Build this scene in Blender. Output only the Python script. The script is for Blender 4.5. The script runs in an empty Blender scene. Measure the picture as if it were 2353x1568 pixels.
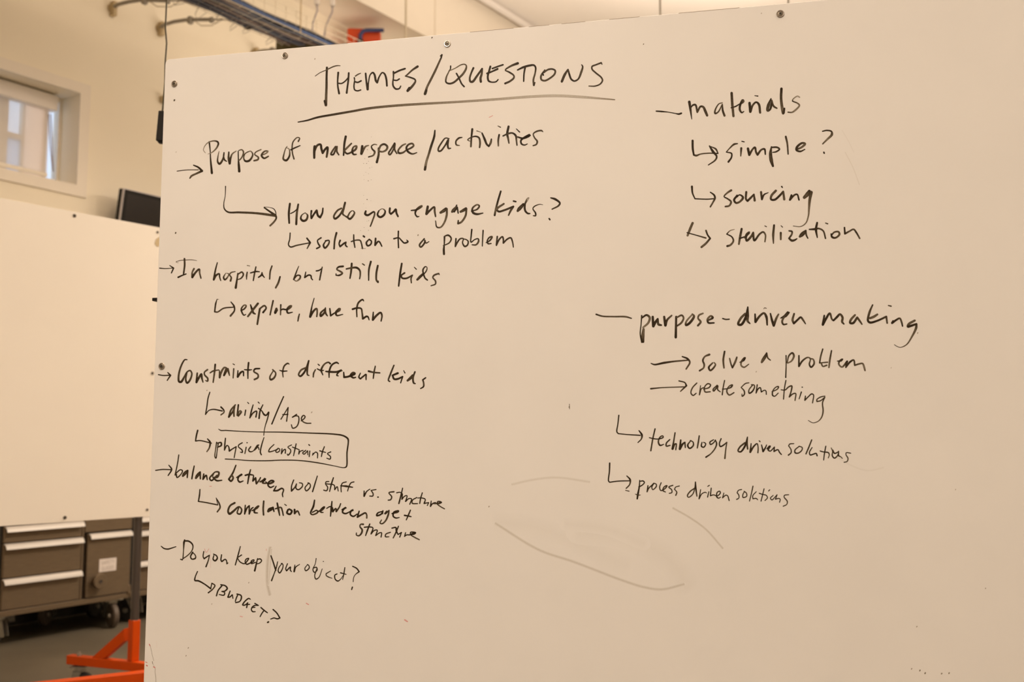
import bpy, math, random
from mathutils import Vector, Matrix
random.seed(7)
S = bpy.context.scene
C = S.collection
R = math.radians

# ------------------------------------------------------------------ camera
F = 2300.0                      # focal length in pixels of the 2353 px wide frame
HOR = 1010.0                    # row of the horizon
TH = math.atan((HOR - 784) / F)
H = 1.15
cd = bpy.data.cameras.new('camera'); cam = bpy.data.objects.new('camera', cd); C.objects.link(cam)
cam.location = (0, 0, H); cam.rotation_euler = (math.pi/2 + TH, 0, 0)
cd.sensor_width = 36; cd.lens = 36*F/2353; cd.clip_start = .05
cd.dof.use_dof = True; cd.dof.focus_distance = 2.13; cd.dof.aperture_fstop = 3.9
S.camera = cam
# ------------------------------------------------------------------ world, light, exposure
w = bpy.data.worlds.new('sky'); S.world = w; w.use_nodes = True
bg = w.node_tree.nodes['Background']; bg.inputs[0].default_value = (.68, .80, 1, 1); bg.inputs[1].default_value = 1.08
S.view_settings.view_transform = 'Standard'; S.view_settings.look = 'None'
S.view_settings.exposure = 0.2; S.view_settings.gamma = 1; S.view_settings.use_curve_mapping = False
S.cycles.use_denoising = True; S.cycles.max_bounces = 8; S.cycles.diffuse_bounces = 5
S.cycles.sample_clamp_indirect = 5
WARM = (1.0, .825, .665)
def lamp(name, loc, sx, sy, power, col=WARM, rot=(0, 0, 0)):
    l = bpy.data.lights.new(name, 'AREA'); l.shape = 'RECTANGLE'; l.size = sx; l.size_y = sy
    l.energy = power; l.color = col
    o = bpy.data.objects.new(name, l); C.objects.link(o); o.location = loc; o.rotation_euler = rot
    return o
LAMPS = [((-1.7, -1.0, 3.6), 3.0, .5, 142), ((2.7, -.6, 3.8), 3.0, .5, 54), ((.3, 4.2, 3.9), 3.0, .5, 17), ((.6, 6.3, 3.4), 2.4, .4, 128),  # unseen room lamps; last on this line is fill added for the window wall
         ((3.8, 5.5, 4.4), 3.0, .5, 50), ((3.2, 8.6, 4.4), 3.0, .5, 30)]
for p, a, b, e in LAMPS:
    lamp('ceiling_fill_lamp', p, a, b, e, rot=(0, 0, R(56)))
for p, e in (((1.8, 7.9, 4.0), 84), ((-.72, 7.6, 3.1), 25), ((.1, 4.4, 3.9), 45), ((-.3, 1.0, 3.9), 120), ((3.2, 2.4, 3.9), 100)):  # unseen upward fill added to brighten ceiling, bulkhead underside and walls
    lamp('fill_uplight', p, 2.5, .5, e, rot=(math.pi, 0, R(56)))

# ------------------------------------------------------------------ pixel rays -> places in the room
def ray(u, v):
    x = (u - 1176.5)/F; y = (784 - v)/F
    return Vector((x, math.cos(TH) - y*math.sin(TH), math.sin(TH) + y*math.cos(TH)))
def on_z(u, v, z):
    r = ray(u, v); t = (z - H)/r.z
    return Vector((0, 0, H)) + r*t
def on_y(u, v, Y):
    r = ray(u, v)
    return Vector((0, 0, H)) + r*(Y/r.y)
class Frame:
    """upright plane: local x along it, local y behind it, z up"""
    def __init__(s, o, deg):
        s.o = Vector((o[0], o[1], 0)); s.a = R(deg)
        s.d = Vector((math.cos(s.a), math.sin(s.a), 0)); s.n = Vector((-s.d.y, s.d.x, 0))
    def w(s, x, y, z): return s.o + s.d*x + s.n*y + Vector((0, 0, z))
    def px(s, u, v, y=0.0):
        r = ray(u, v); t = (s.n.dot(s.o) + y)/s.n.dot(r)
        P = Vector((0, 0, H)) + r*t
        return (P - s.o).dot(s.d), P.z
    def loc(s, P): q = P - s.o; return Vector((q.dot(s.d), q.dot(s.n), P.z))

# ------------------------------------------------------------------ mesh helpers
class MB:
    def __init__(s): s.v = []; s.f = []; s.sm = []
    def add(s, vs, fs, smooth=False):
        b = len(s.v); s.v += [tuple(p) for p in vs]; s.f += [tuple(i + b for i in f) for f in fs]; s.sm += [smooth]*len(fs)
        return s
    def box(s, x0, x1, y0, y1, z0, z1, M=None, bev=0.0):
        if bev:
            b = bev; vs = []
            for (x, sx) in ((x0, 1), (x1, -1)):
                for (y, sy) in ((y0, 1), (y1, -1)):
                    for (z, sz) in ((z0, 1), (z1, -1)):
                        vs += [(x, y + sy*b, z + sz*b), (x + sx*b, y, z + sz*b), (x + sx*b, y + sy*b, z)]
            i = lambda a, c, d, k: (a*4 + c*2 + d)*3 + k
            fs = []
            for a in (0, 1): fs.append((i(a,0,0,0), i(a,1,0,0), i(a,1,1,0), i(a,0,1,0)))
            for c in (0, 1): fs.append((i(0,c,0,1), i(1,c,0,1), i(1,c,1,1), i(0,c,1,1)))
            for d in (0, 1): fs.append((i(0,0,d,2), i(1,0,d,2), i(1,1,d,2), i(0,1,d,2)))
            for c in (0, 1):
                for d in (0, 1): fs.append((i(0,c,d,1), i(1,c,d,1), i(1,c,d,2), i(0,c,d,2)))
            for a in (0, 1):
                for d in (0, 1): fs.append((i(a,0,d,0), i(a,1,d,0), i(a,1,d,2), i(a,0,d,2)))
            for a in (0, 1):
                for c in (0, 1): fs.append((i(a,c,0,0), i(a,c,1,0), i(a,c,1,1), i(a,c,0,1)))
            for a in (0, 1):
                for c in (0, 1):
                    for d in (0, 1): fs.append((i(a,c,d,0), i(a,c,d,1), i(a,c,d,2)))
        else:
            vs = [(x, y, z) for x in (x0, x1) for y in (y0, y1) for z in (z0, z1)]
            fs = [(0,1,3,2), (4,6,7,5), (0,4,5,1), (2,3,7,6), (0,2,6,4), (1,5,7,3)]
        if M: vs = [M @ Vector(p) for p in vs]
        return s.add(vs, fs)
    def prism(s, prof, x0, x1, M=None):
        """profile [(y,z)] extruded along x"""
        n = len(prof); vs = [(x0, y, z) for y, z in prof] + [(x1, y, z) for y, z in prof]
        fs = [tuple(range(n)), tuple(range(2*n - 1, n - 1, -1))] + [(i, (i + 1) % n, n + (i + 1) % n, n + i) for i in range(n)]
        if M: vs = [M @ Vector(p) for p in vs]
        return s.add(vs, fs)
    def tube(s, pts, r, n=8, caps=True):
        P = [Vector(p) for p in pts]; rs = r if isinstance(r, (list, tuple)) else [r]*len(P)
        vs = []; up = None
        for i, p in enumerate(P):
            t = (P[min(i + 1, len(P) - 1)] - P[max(i - 1, 0)]).normalized()
            if up is None: up = t.orthogonal().normalized()
            up = (up - t*up.dot(t)).normalized(); b = t.cross(up)
            for k in range(n):
                a = 2*math.pi*k/n; vs.append(p + (up*math.cos(a) + b*math.sin(a))*rs[i])
        fs = [(i*n + k, i*n + (k + 1) % n, (i + 1)*n + (k + 1) % n, (i + 1)*n + k) for i in range(len(P) - 1) for k in range(n)]
        s.add(vs, fs, True)
        if caps: s.add(vs[:n], [tuple(range(n))]); s.add(vs[-n:], [tuple(range(n))])
        return s
    def lathe(s, prof, M, n=24):
        """profile [(r,h)] round local z, moved by M"""
        runs = [[prof[0]]]
        for i in range(1, len(prof)):
            runs[-1].append(prof[i])
            if i < len(prof) - 1:
                a = Vector((prof[i][0] - prof[i-1][0], prof[i][1] - prof[i-1][1])); b = Vector((prof[i+1][0] - prof[i][0], prof[i+1][1] - prof[i][1]))
                if a.length and b.length and a.angle(b) > .6: runs.append([prof[i]])
        for run in runs:
            vs = []
            for r_, h_ in run:
                for k in range(n):
                    a = 2*math.pi*k/n; vs.append(M @ Vector((r_*math.cos(a), r_*math.sin(a), h_)))
            fs = [(i*n + k, i*n + (k + 1) % n, (i + 1)*n + (k + 1) % n, (i + 1)*n + k) for i in range(len(run) - 1) for k in range(n)]
            s.add(vs, fs, True)
        return s
    def mesh(s, name, mat):
        me = bpy.data.meshes.new(name); me.from_pydata(s.v, [], s.f); me.materials.append(mat)
        me.polygons.foreach_set('use_smooth', s.sm); me.update()
        import bmesh
        bm = bmesh.new(); bm.from_mesh(me); bmesh.ops.recalc_face_normals(bm, faces=bm.faces); bm.to_mesh(me); bm.free()
        return me
def link(name, me, parent=None, **k):
    o = bpy.data.objects.new(name, me); C.objects.link(o); o.parent = parent
    for a, b in k.items(): o[a] = b
    return o
def part(name, mb, mat, parent=None, **k): return link(name, mb.mesh(name, mat), parent, **k)
def thing(name, label, cat, loc, rz=0.0, group=None):
    o = bpy.data.objects.new(name, None); C.objects.link(o); o.location = loc; o.rotation_euler = (0, 0, rz)
    o.empty_display_size = .1; o['label'] = label; o['category'] = cat
    if group: o['group'] = group
    return o
def copy_tree(o, parent=None):
    c = o.copy(); C.objects.link(c); c.parent = parent
    for ch in list(o.children): copy_tree(ch, c)
    return c

# ------------------------------------------------------------------ materials
def mat(name, col, rough=.6, metal=0.0, noise=0.0, scale=8.0, bump=0.0, bscale=60.0, spec=.5, stretch=None):
    m = bpy.data.materials.new(name); m.use_nodes = True; nt = m.node_tree; b = nt.nodes['Principled BSDF']
    b.inputs['Base Color'].default_value = (*col, 1); b.inputs['Roughness'].default_value = rough
    b.inputs['Metallic'].default_value = metal; b.inputs['Specular IOR Level'].default_value = spec
    tc = nt.nodes.new('ShaderNodeTexCoord'); mp = nt.nodes.new('ShaderNodeMapping'); nt.links.new(tc.outputs['Object'], mp.inputs[0])
    if stretch: mp.inputs['Scale'].default_value = stretch
    if noise:
        n = nt.nodes.new('ShaderNodeTexNoise'); n.inputs['Scale'].default_value = scale; n.inputs['Detail'].default_value = 5
        nt.links.new(mp.outputs[0], n.inputs[0])
        mr = nt.nodes.new('ShaderNodeMapRange'); mr.inputs['From Min'].default_value = .25; mr.inputs['From Max'].default_value = .75
        mr.inputs['To Min'].default_value = 1 - noise; mr.inputs['To Max'].default_value = 1 + noise
        nt.links.new(n.outputs[0], mr.inputs[0])
        mx = nt.nodes.new('ShaderNodeMix'); mx.data_type = 'RGBA'; mx.blend_type = 'MULTIPLY'; mx.inputs[0].default_value = 1
        mx.inputs[6].default_value = (*col, 1); nt.links.new(mr.outputs[0], mx.inputs[7]); nt.links.new(mx.outputs[2], b.inputs['Base Color'])
    if bump:
        n2 = nt.nodes.new('ShaderNodeTexNoise'); n2.inputs['Scale'].default_value = bscale; n2.inputs['Detail'].default_value = 3
        nt.links.new(mp.outputs[0], n2.inputs[0]); bp = nt.nodes.new('ShaderNodeBump'); bp.inputs['Strength'].default_value = bump
        bp.inputs['Distance'].default_value = .002; nt.links.new(n2.outputs[0], bp.inputs['Height']); nt.links.new(bp.outputs[0], b.inputs['Normal'])
    return m
BOARD = (.80, .785, .765)
m_wall = mat('wall_paint', (.87, .80, .65), .8, noise=.025, scale=1.5, bump=.1)
m_trim = mat('white_trim_paint', (.82, .755, .65), .55, noise=.01)
m_ceil = mat('ceiling_paint', (.88, .84, .79), .85, noise=.02, scale=1)
m_floor = mat('sealed_concrete', (.145, .122, .088), .38, noise=.22, scale=1.6, bump=.1, bscale=12)
m_backboard = mat('back_laminate', (.80, .755, .68), .38, noise=.012, scale=3)
m_steel = mat('brushed_steel', (.19, .14, .09), .45, .45, noise=.10, scale=14, stretch=(1, 1, 12))
m_lip = mat('aluminium_lip', (.58, .55, .51), .38, .35, noise=.03)
m_dark = mat('black_plastic', (.010, .008, .006), .5, spec=.22)
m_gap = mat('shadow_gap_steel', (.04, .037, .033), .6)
m_silver = mat('silver_bezel', (.62, .58, .58), .35, .3)
m_screen = mat('black_screen', (.016, .012, .010), .3, spec=.35)
m_orange = mat('orange_powder_coat', (.54, .060, .001), .42, noise=.03, spec=.2)
m_orange2 = mat('orange_reel_plastic', (.60, .055, .002), .45, noise=.02)
m_pole = mat('grey_steel_pole', (.13, .115, .11), .3, .8, noise=.05)
m_rubber = mat('dark_rubber_tyre', (.025, .023, .021), .6, noise=.1)
m_tread = mat('brown_tyre_tread', (.10, .075, .055), .6, noise=.1)
m_zinc = mat('zinc_plate', (.40, .38, .34), .35, .8, noise=.08, scale=40)
m_wire = mat('zinc_tray_wire', (.62, .55, .42), .45, .4)
m_galv = mat('conduit_grey', (.30, .27, .22), .5, .3, noise=.05)
m_brass = mat('old_brass', (.50, .40, .24), .5, .4)
m_blue = mat('blue_cable', (.035, .075, .20), .5)
m_navy = mat('navy_cable', (.028, .030, .045), .5)
m_mauve = mat('brown_grey_cable', (.12, .085, .07), .55)
m_slate = mat('slate_cable', (.05, .055, .075), .5)
m_hose = mat('blue_air_hose', (.03, .045, .15), .4)
m_olive = mat('olive_cord', (.055, .045, .018), .5)
m_obox = mat('olive_metal_box', (.10, .08, .03), .5)
m_white = mat('white_plastic', (.82, .78, .74), .4)
m_paper = mat('white_sticker', (.80, .74, .70), .6)
m_print = mat('grey_print', (.42, .37, .33), .7)
m_lilac = mat('lilac_grey_cord', (.42, .39, .45), .5)
m_washer = mat('nickel_washer', (.50, .45, .40), .28, .9, noise=.08, scale=150)
m_screw = mat('dull_screw_head', (.20, .17, .13), .45, .8, noise=.15, scale=300)
m_recess = mat('dark_recess', (.012, .009, .006), .8)
m_worn = mat('worn_edge_grey', (.42, .35, .28), .8)
m_mark = mat('dark_hole', (.06, .045, .03), .8)

def board_material(name, attr):
    """laminate colour with faint cloudy wear; ink gives its own colour through an attribute"""
    m = bpy.data.materials.new(name); m.use_nodes = True; nt = m.node_tree; b = nt.nodes['Principled BSDF']
    b.inputs['Roughness'].default_value = .5 if not attr else .5; b.inputs['Specular IOR Level'].default_value = .12 if attr else .3
    tc = nt.nodes.new('ShaderNodeTexCoord')
    n = nt.nodes.new('ShaderNodeTexNoise'); n.inputs['Scale'].default_value = 5; n.inputs['Detail'].default_value = 6
    nt.links.new(tc.outputs['Object'], n.inputs[0])
    mr = nt.nodes.new('ShaderNodeMapRange'); mr.inputs['From Min'].default_value = .3; mr.inputs['From Max'].default_value = .7
    mr.inputs['To Min'].default_value = .985; mr.inputs['To Max'].default_value = 1.015; nt.links.new(n.outputs[0], mr.inputs[0])
    mx = nt.nodes.new('ShaderNodeMix'); mx.data_type = 'RGBA'; mx.blend_type = 'MULTIPLY'; mx.inputs[0].default_value = 1
    nt.links.new(mr.outputs[0], mx.inputs[7]); nt.links.new(mx.outputs[2], b.inputs['Base Color'])
    if attr:
        a = nt.nodes.new('ShaderNodeAttribute'); a.attribute_name = 'ink'
        n2 = nt.nodes.new('ShaderNodeTexNoise'); n2.inputs['Scale'].default_value = 260; n2.inputs['Detail'].default_value = 3
        nt.links.new(tc.outputs['Object'], n2.inputs[0])
        # density varies a little along the stroke: board * (ink/board)^density
        m2 = nt.nodes.new('ShaderNodeMapRange'); m2.inputs['From Min'].default_value = .3; m2.inputs['From Max'].default_value = .7
        m2.inputs['To Min'].default_value = .86; m2.inputs['To Max'].default_value = 1.10; nt.links.new(n2.outputs[0], m2.inputs[0])
        mu = nt.nodes.new('ShaderNodeMath'); mu.operation = 'MULTIPLY'; nt.links.new(a.outputs['Alpha'], mu.inputs[0]); nt.links.new(m2.outputs[0], mu.inputs[1])
        mu.use_clamp = True
        sep = nt.nodes.new('ShaderNodeSeparateColor'); nt.links.new(a.outputs['Color'], sep.inputs[0])
        comb = nt.nodes.new('ShaderNodeCombineColor')
        for k in range(3):
            dv = nt.nodes.new('ShaderNodeMath'); dv.operation = 'DIVIDE'; nt.links.new(sep.outputs[k], dv.inputs[0]); dv.inputs[1].default_value = BOARD[k]
            pw = nt.nodes.new('ShaderNodeMath'); pw.operation = 'POWER'; nt.links.new(dv.outputs[0], pw.inputs[0]); nt.links.new(mu.outputs[0], pw.inputs[1])
            ml = nt.nodes.new('ShaderNodeMath'); ml.operation = 'MULTIPLY'; nt.links.new(pw.outputs[0], ml.inputs[0]); ml.inputs[1].default_value = BOARD[k]
            nt.links.new(ml.outputs[0], comb.inputs[k])
        nt.links.new(comb.outputs[0], mx.inputs[6])
    else:
        mx.inputs[6].default_value = (*BOARD, 1)
    return m
m_board = board_material('whiteboard_laminate', False)
m_ink = board_material('dry_marker_ink', True)

# ------------------------------------------------------------------ the room
W = Frame((-3.43, 5.91), 56)                       # face of the window wall
zs = W.px(697, 12)[1]                              # underside of the bulkhead along that wall
yb = W.loc(on_z(821, 0, zs)).y                     # its front edge, in front of the wall
zc = W.px(1104, 0, yb)[1]                          # the ceiling above
XA, XB, YB = -11.0, 11.0, -11.5
part('floor', MB().box(XA, XB, YB, .35, -.05, 0), m_floor, kind='structure').matrix_world = Matrix.Translation(W.o) @ Matrix.Rotation(W.a, 4, 'Z')
part('ceiling', MB().box(XA, XB, YB, .35, zc, zc + .06), m_ceil, kind='structure').matrix_world = Matrix.Translation(W.o) @ Matrix.Rotation(W.a, 4, 'Z')
WM = Matrix.Translation(W.o) @ Matrix.Rotation(W.a, 4, 'Z')
wx1, wz1 = W.px(183, 215); _, wz0 = W.px(176, 426); wx0 = wx1 - 1.9
wl = MB()
wl.box(XA, wx0, 0, .30, 0, zc); wl.box(wx1, XB, 0, .30, 0, zc); wl.box(wx0, wx1, 0, .30, 0, wz0); wl.box(wx0, wx1, 0, .30, wz1, zc)
part('wall_left', wl, m_wall, kind='structure').matrix_world = WM
for nm, b in (('wall_back', (XA - .1, XA, YB, .3)), ('wall_far', (XB, XB + .1, YB, .3)), ('wall_right', (XA, XB, YB - .1, YB))):
    part(nm, MB().box(b[0], b[1], b[2], b[3], 0, zc), m_wall, kind='structure').matrix_world = WM
part('trim_1', MB().box(XA, XB, yb, 0, zs, zc), m_trim, kind='structure', label='boxed bulkhead running along the top of the window wall').matrix_world = WM
sx = W.px(1003, 40, yb)[0]
part('trim_2', MB().box(sx - .03, sx + .03, yb - .012, yb, zs, zc), m_trim, kind='structure', label='thin upright cover strip on the bulkhead face').matrix_world = WM
part('baseboard_left', MB().box(XA, XB, -.015, 0, 0, .10), m_trim, kind='structure').matrix_world = WM
# window: casing, frame members, panes
wr = bpy.data.objects.new('window_1', None); C.objects.link(wr); wr.matrix_world = WM @ Matrix.Translation((wx1, 0, wz0)); wr['kind'] = 'structure'
wh = wz1 - wz0; ww = wx1 - wx0; t = .075
cs = MB(); cs.box(-ww - t, t, -.012, 0, -t, 0); cs.box(-ww - t, t, -.012, 0, wh, wh + t); cs.box(0, t, -.012, 0, 0, wh); cs.box(-ww - t, -ww, -.012, 0, 0, wh)
part('casing', cs, m_trim, wr)
GY = .235
def wpx(u, v, y=GY): x, z = W.px(u, v, y); return x - wx1, z - wz0
fr = MB()
xl, xr = -ww, 0
pA0 = wpx(14, 268)[0]; pA1 = wpx(48, 268)[0]; pC0 = wpx(104, 330)[0]; pC1 = wpx(127, 330)[0]
zrail0 = wpx(30, 320)[1]; zrail1 = wpx(30, 308)[1]
fr.box(pC1, xr, GY - .03, GY + .03, 0, wh)                      # right stile
fr.box(pA1, pA1 + .02, GY - .02, GY + .02, 0, wh); fr.box(pC0 - .02, pC0, GY - .02, GY + .02, 0, wh)
fr.box(xl, pC1, GY - .03, GY + .03, wh - .03, wh); fr.box(xl, pC1, GY - .03, GY + .03, 0, .02)
fr.box(pA0, pA1, GY - .03, GY + .03, zrail0, zrail1)
fr.box(pA0 - .10, pA0, GY - .03, GY + .03, 0, wh)
fr.box(xl, xl + .08, GY - .03, GY + .03, 0, wh)
part('window_frame', fr, m_trim, wr)
m_glass = bpy.data.materials.new('window_glass'); m_glass.use_nodes = True; nt = m_glass.node_tree; nt.nodes.clear()
o_ = nt.nodes.new('ShaderNodeOutputMaterial'); tr = nt.nodes.new('ShaderNodeBsdfTransparent'); gl = nt.nodes.new('ShaderNodeBsdfGlossy')
gl.inputs['Roughness'].default_value = .05; mxx = nt.nodes.new('ShaderNodeMixShader'); mxx.inputs[0].default_value = .06
nt.links.new(tr.outputs[0], mxx.inputs[1]); nt.links.new(gl.outputs[0], mxx.inputs[2]); nt.links.new(mxx.outputs[0], o_.inputs[0])
m_frost = bpy.data.materials.new('frosted_glass'); m_frost.use_nodes = True; nt = m_frost.node_tree; nt.nodes.clear()
o_ = nt.nodes.new('ShaderNodeOutputMaterial'); tl = nt.nodes.new('ShaderNodeBsdfTranslucent'); tl.inputs[0].default_value = (.8, .8, .82, 1)
nt.links.new(tl.outputs[0], o_.inputs[0])
m_backlight = m_frost.copy(); m_backlight.name = 'added_backlight_film'; [n for n in m_backlight.node_tree.nodes if n.type == 'BSDF_TRANSLUCENT'][0].inputs[0].default_value = (1, .80, .64, 1)  # made-up warm translucent pane, added to brighten the blind from behind
for (a, b, z0, z1, mm) in ((pA0, pA1, zrail1, wh - .03, m_glass), (pA0, pA1, .02, zrail0, m_frost), (pC0, pC1, .02, wh - .03, m_glass), (pA1 + .02, pC0 - .02, .02, wh - .03, m_backlight), (xl + .08, pA0 - .10, .02, wh - .03, m_glass)):
    part('pane', MB().box(a, b, GY - .004, GY + .004, z0, z1), mm, wr)

# roller blind
bl = thing('roller_blind', 'cream roller blind with boxed valance hanging in the high window', 'blind', WM @ Vector((wx1, 0, wz0)), W.a)
cx1, cz1 = wpx(135, 217, .13); cz0 = wpx(135, 256, .13)[1]
part('valance', MB().box(xl, cx1, .13, .20, cz0, wh - .015, bev=.004), m_white, bl)
fx1, fz0 = wpx(108, 398, .17)
m_shade = bpy.data.materials.new('blind_fabric'); m_shade.use_nodes = True; nt = m_shade.node_tree; nt.nodes.clear()
o_ = nt.nodes.new('ShaderNodeOutputMaterial'); di = nt.nodes.new('ShaderNodeBsdfDiffuse'); di.inputs[0].default_value = (.90, .86, .80, 1)
tl = nt.nodes.new('ShaderNodeBsdfTranslucent'); tl.inputs[0].default_value = (.8, .74, .68, 1)
a_ = nt.nodes.new('ShaderNodeMixShader'); a_.inputs[0].default_value = .42; tr = nt.nodes.new('ShaderNodeBsdfTransparent'); b_ = nt.nodes.new('ShaderNodeMixShader'); b_.inputs[0].default_value = .40
nt.links.new(di.outputs[0], a_.inputs[1]); nt.links.new(tl.outputs[0], a_.inputs[2]); nt.links.new(a_.outputs[0], b_.inputs[1]); nt.links.new(tr.outputs[0], b_.inputs[2]); nt.links.new(b_.outputs[0], o_.inputs[0])
part('fabric', MB().add([(xl + .03, .17, fz0), (fx1, .17, fz0), (fx1, .17, wh - .03), (xl + .03, .17, wh - .03)], [(0, 1, 2, 3)]), m_shade, bl)
part('hem_bar', MB().box(xl + .03, fx1, .163, .177, fz0 - .028, fz0, bev=.003), m_trim, bl)
chx = [wpx(112, 262, .16), wpx(115, 330, .16), wpx(120, 385, .16), wpx(122, 395, .16), wpx(121, 360, .16), wpx(117, 262, .16)]
part('bead_chain', MB().tube([(x, .16, z) for x, z in chx], .004, 6), m_lilac, bl)

# ------------------------------------------------------------------ the near whiteboard
N0 = Frame((0, 2.1), -12.5)
x0, ztop = N0.px(380, 137)
N = Frame(N0.w(x0, 0, 0), -12.5)                   # local origin under the board's left edge
x_r = 2.44; zbot = N.px(400, 1568)[1] - .045
nb = thing('whiteboard', 'large cream whiteboard covered in black handwriting, screwed along its edges', 'whiteboard', N.o, N.a)
TB = .012; rc = .011
def rounded(x0, x1, z0, z1, r, n=6):
    o = []
    for cx, cz, a0 in ((x1 - r, z1 - r, 0), (x0 + r, z1 - r, 90), (x0 + r, z0 + r, 180), (x1 - r, z0 + r, 270)):
        for k in range(n + 1):
            a = R(a0 + 90*k/n); o.append((cx + r*math.cos(a), cz + r*math.sin(a)))
    return o
def slab(mb, outline, y0, y1, b=.0008):
    n = len(outline); cx = sum(p[0] for p in outline)/n; cz = sum(p[1] for p in outline)/n
    def sh(p): 
        dx = cx - p[0]; dz = cz - p[1]; return (p[0] + math.copysign(b, dx), p[1] + math.copysign(b, dz))
    vs = [(x, y0, z) for x, z in map(sh, outline)] + [(x, y0 + b, z) for x, z in outline] + [(x, y1, z) for x, z in outline]
    fs = [tuple(range(n)), tuple(range(3*n - 1, 2*n - 1, -1))]
    for l in (0, 1):
        for i in range(n): fs.append((l*n + i, l*n + (i + 1) % n, (l + 1)*n + (i + 1) % n, (l + 1)*n + i))
    return mb.add(vs, fs)
part('board_panel', slab(MB(), rounded(0, x_r, zbot, ztop, rc), 0, TB), m_board, nb)
# dark worn line of the board's top edge
for a, b in ((1080, 1180), (1215, 1262), (1290, 1345), (1400, 1470), (1560, 1700), (760, 800)):
    xa = N.px(a, 60)[0]; xb = N.px(b, 60)[0]; part('worn_edge', MB().box(xa, xb, -.0002, .006, ztop - .0006, ztop + .00015), m_worn, nb)
def screw(parent, x, z, r=.0081, y=0.0):
    M = Matrix.Translation((x, y, z)) @ Matrix.Rotation(R(90), 4, 'X')       # local z -> toward the viewer
    wa = part('screw_washer', MB().lathe([(r, -.0002), (r*.99, .0012), (r*.86, .0025), (r*.70, .0024), (r*.60, .0012)], M, 32), m_washer, parent)
    sc = part('screw_head', MB().lathe([(r*.68, .0008), (r*.66, .0017), (r*.55, .0021), (r*.25, .0023), (.00001, .0023)], M, 28), m_screw, wa)
    cr = MB()
    for a in (25, 115):
        Q = M @ Matrix.Rotation(R(a), 4, 'Z'); cr.box(-r*.36, r*.36, -r*.085, r*.085, .0022, .00245, Q)
    part('cross_recess', cr, m_recess, sc)
for u, v in ((655, 128), (1028, 101), (1793, 32), (401, 193), (372, 842)):
    screw(nb, *N.px(u, v))
cx_, cz_ = N.px(348, 688); cx2, _ = N.px(359, 688)
part('edge_clip', MB().box(cx_, cx2 + .012, TB*.2, TB*.2 + .02, cz_ - .0036, cz_ + .0036, bev=.0006), m_dark, nb, label='small black block sticking out past the left edge')
# plain stand behind it
for sxp in (.45, 1.95):
    part('stand_post', MB().box(sxp - .022, sxp + .022, TB, TB + .044, .13, ztop - .2), m_orange, nb)
    part('stand_foot', MB().box(sxp - .022, sxp + .022, -.28, .42, .085, .13), m_orange, nb)
    for yy in (-.24, .38):
        part('foot_caster', MB().lathe([(.001, -.014), (.036, -.014), (.04, -.008), (.04, .008), (.036, .014), (.001, .014)], Matrix.Translation((sxp, yy, .04)) @ Matrix.Rotation(R(90), 4, 'Y'), 20), m_rubber, nb)
        part('caster_fork', MB().box(sxp - .022, sxp - .017, yy - .02, yy + .02, .03, .086).box(sxp + .017, sxp + .022, yy - .02, yy + .02, .03, .086), m_zinc, nb)

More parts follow.
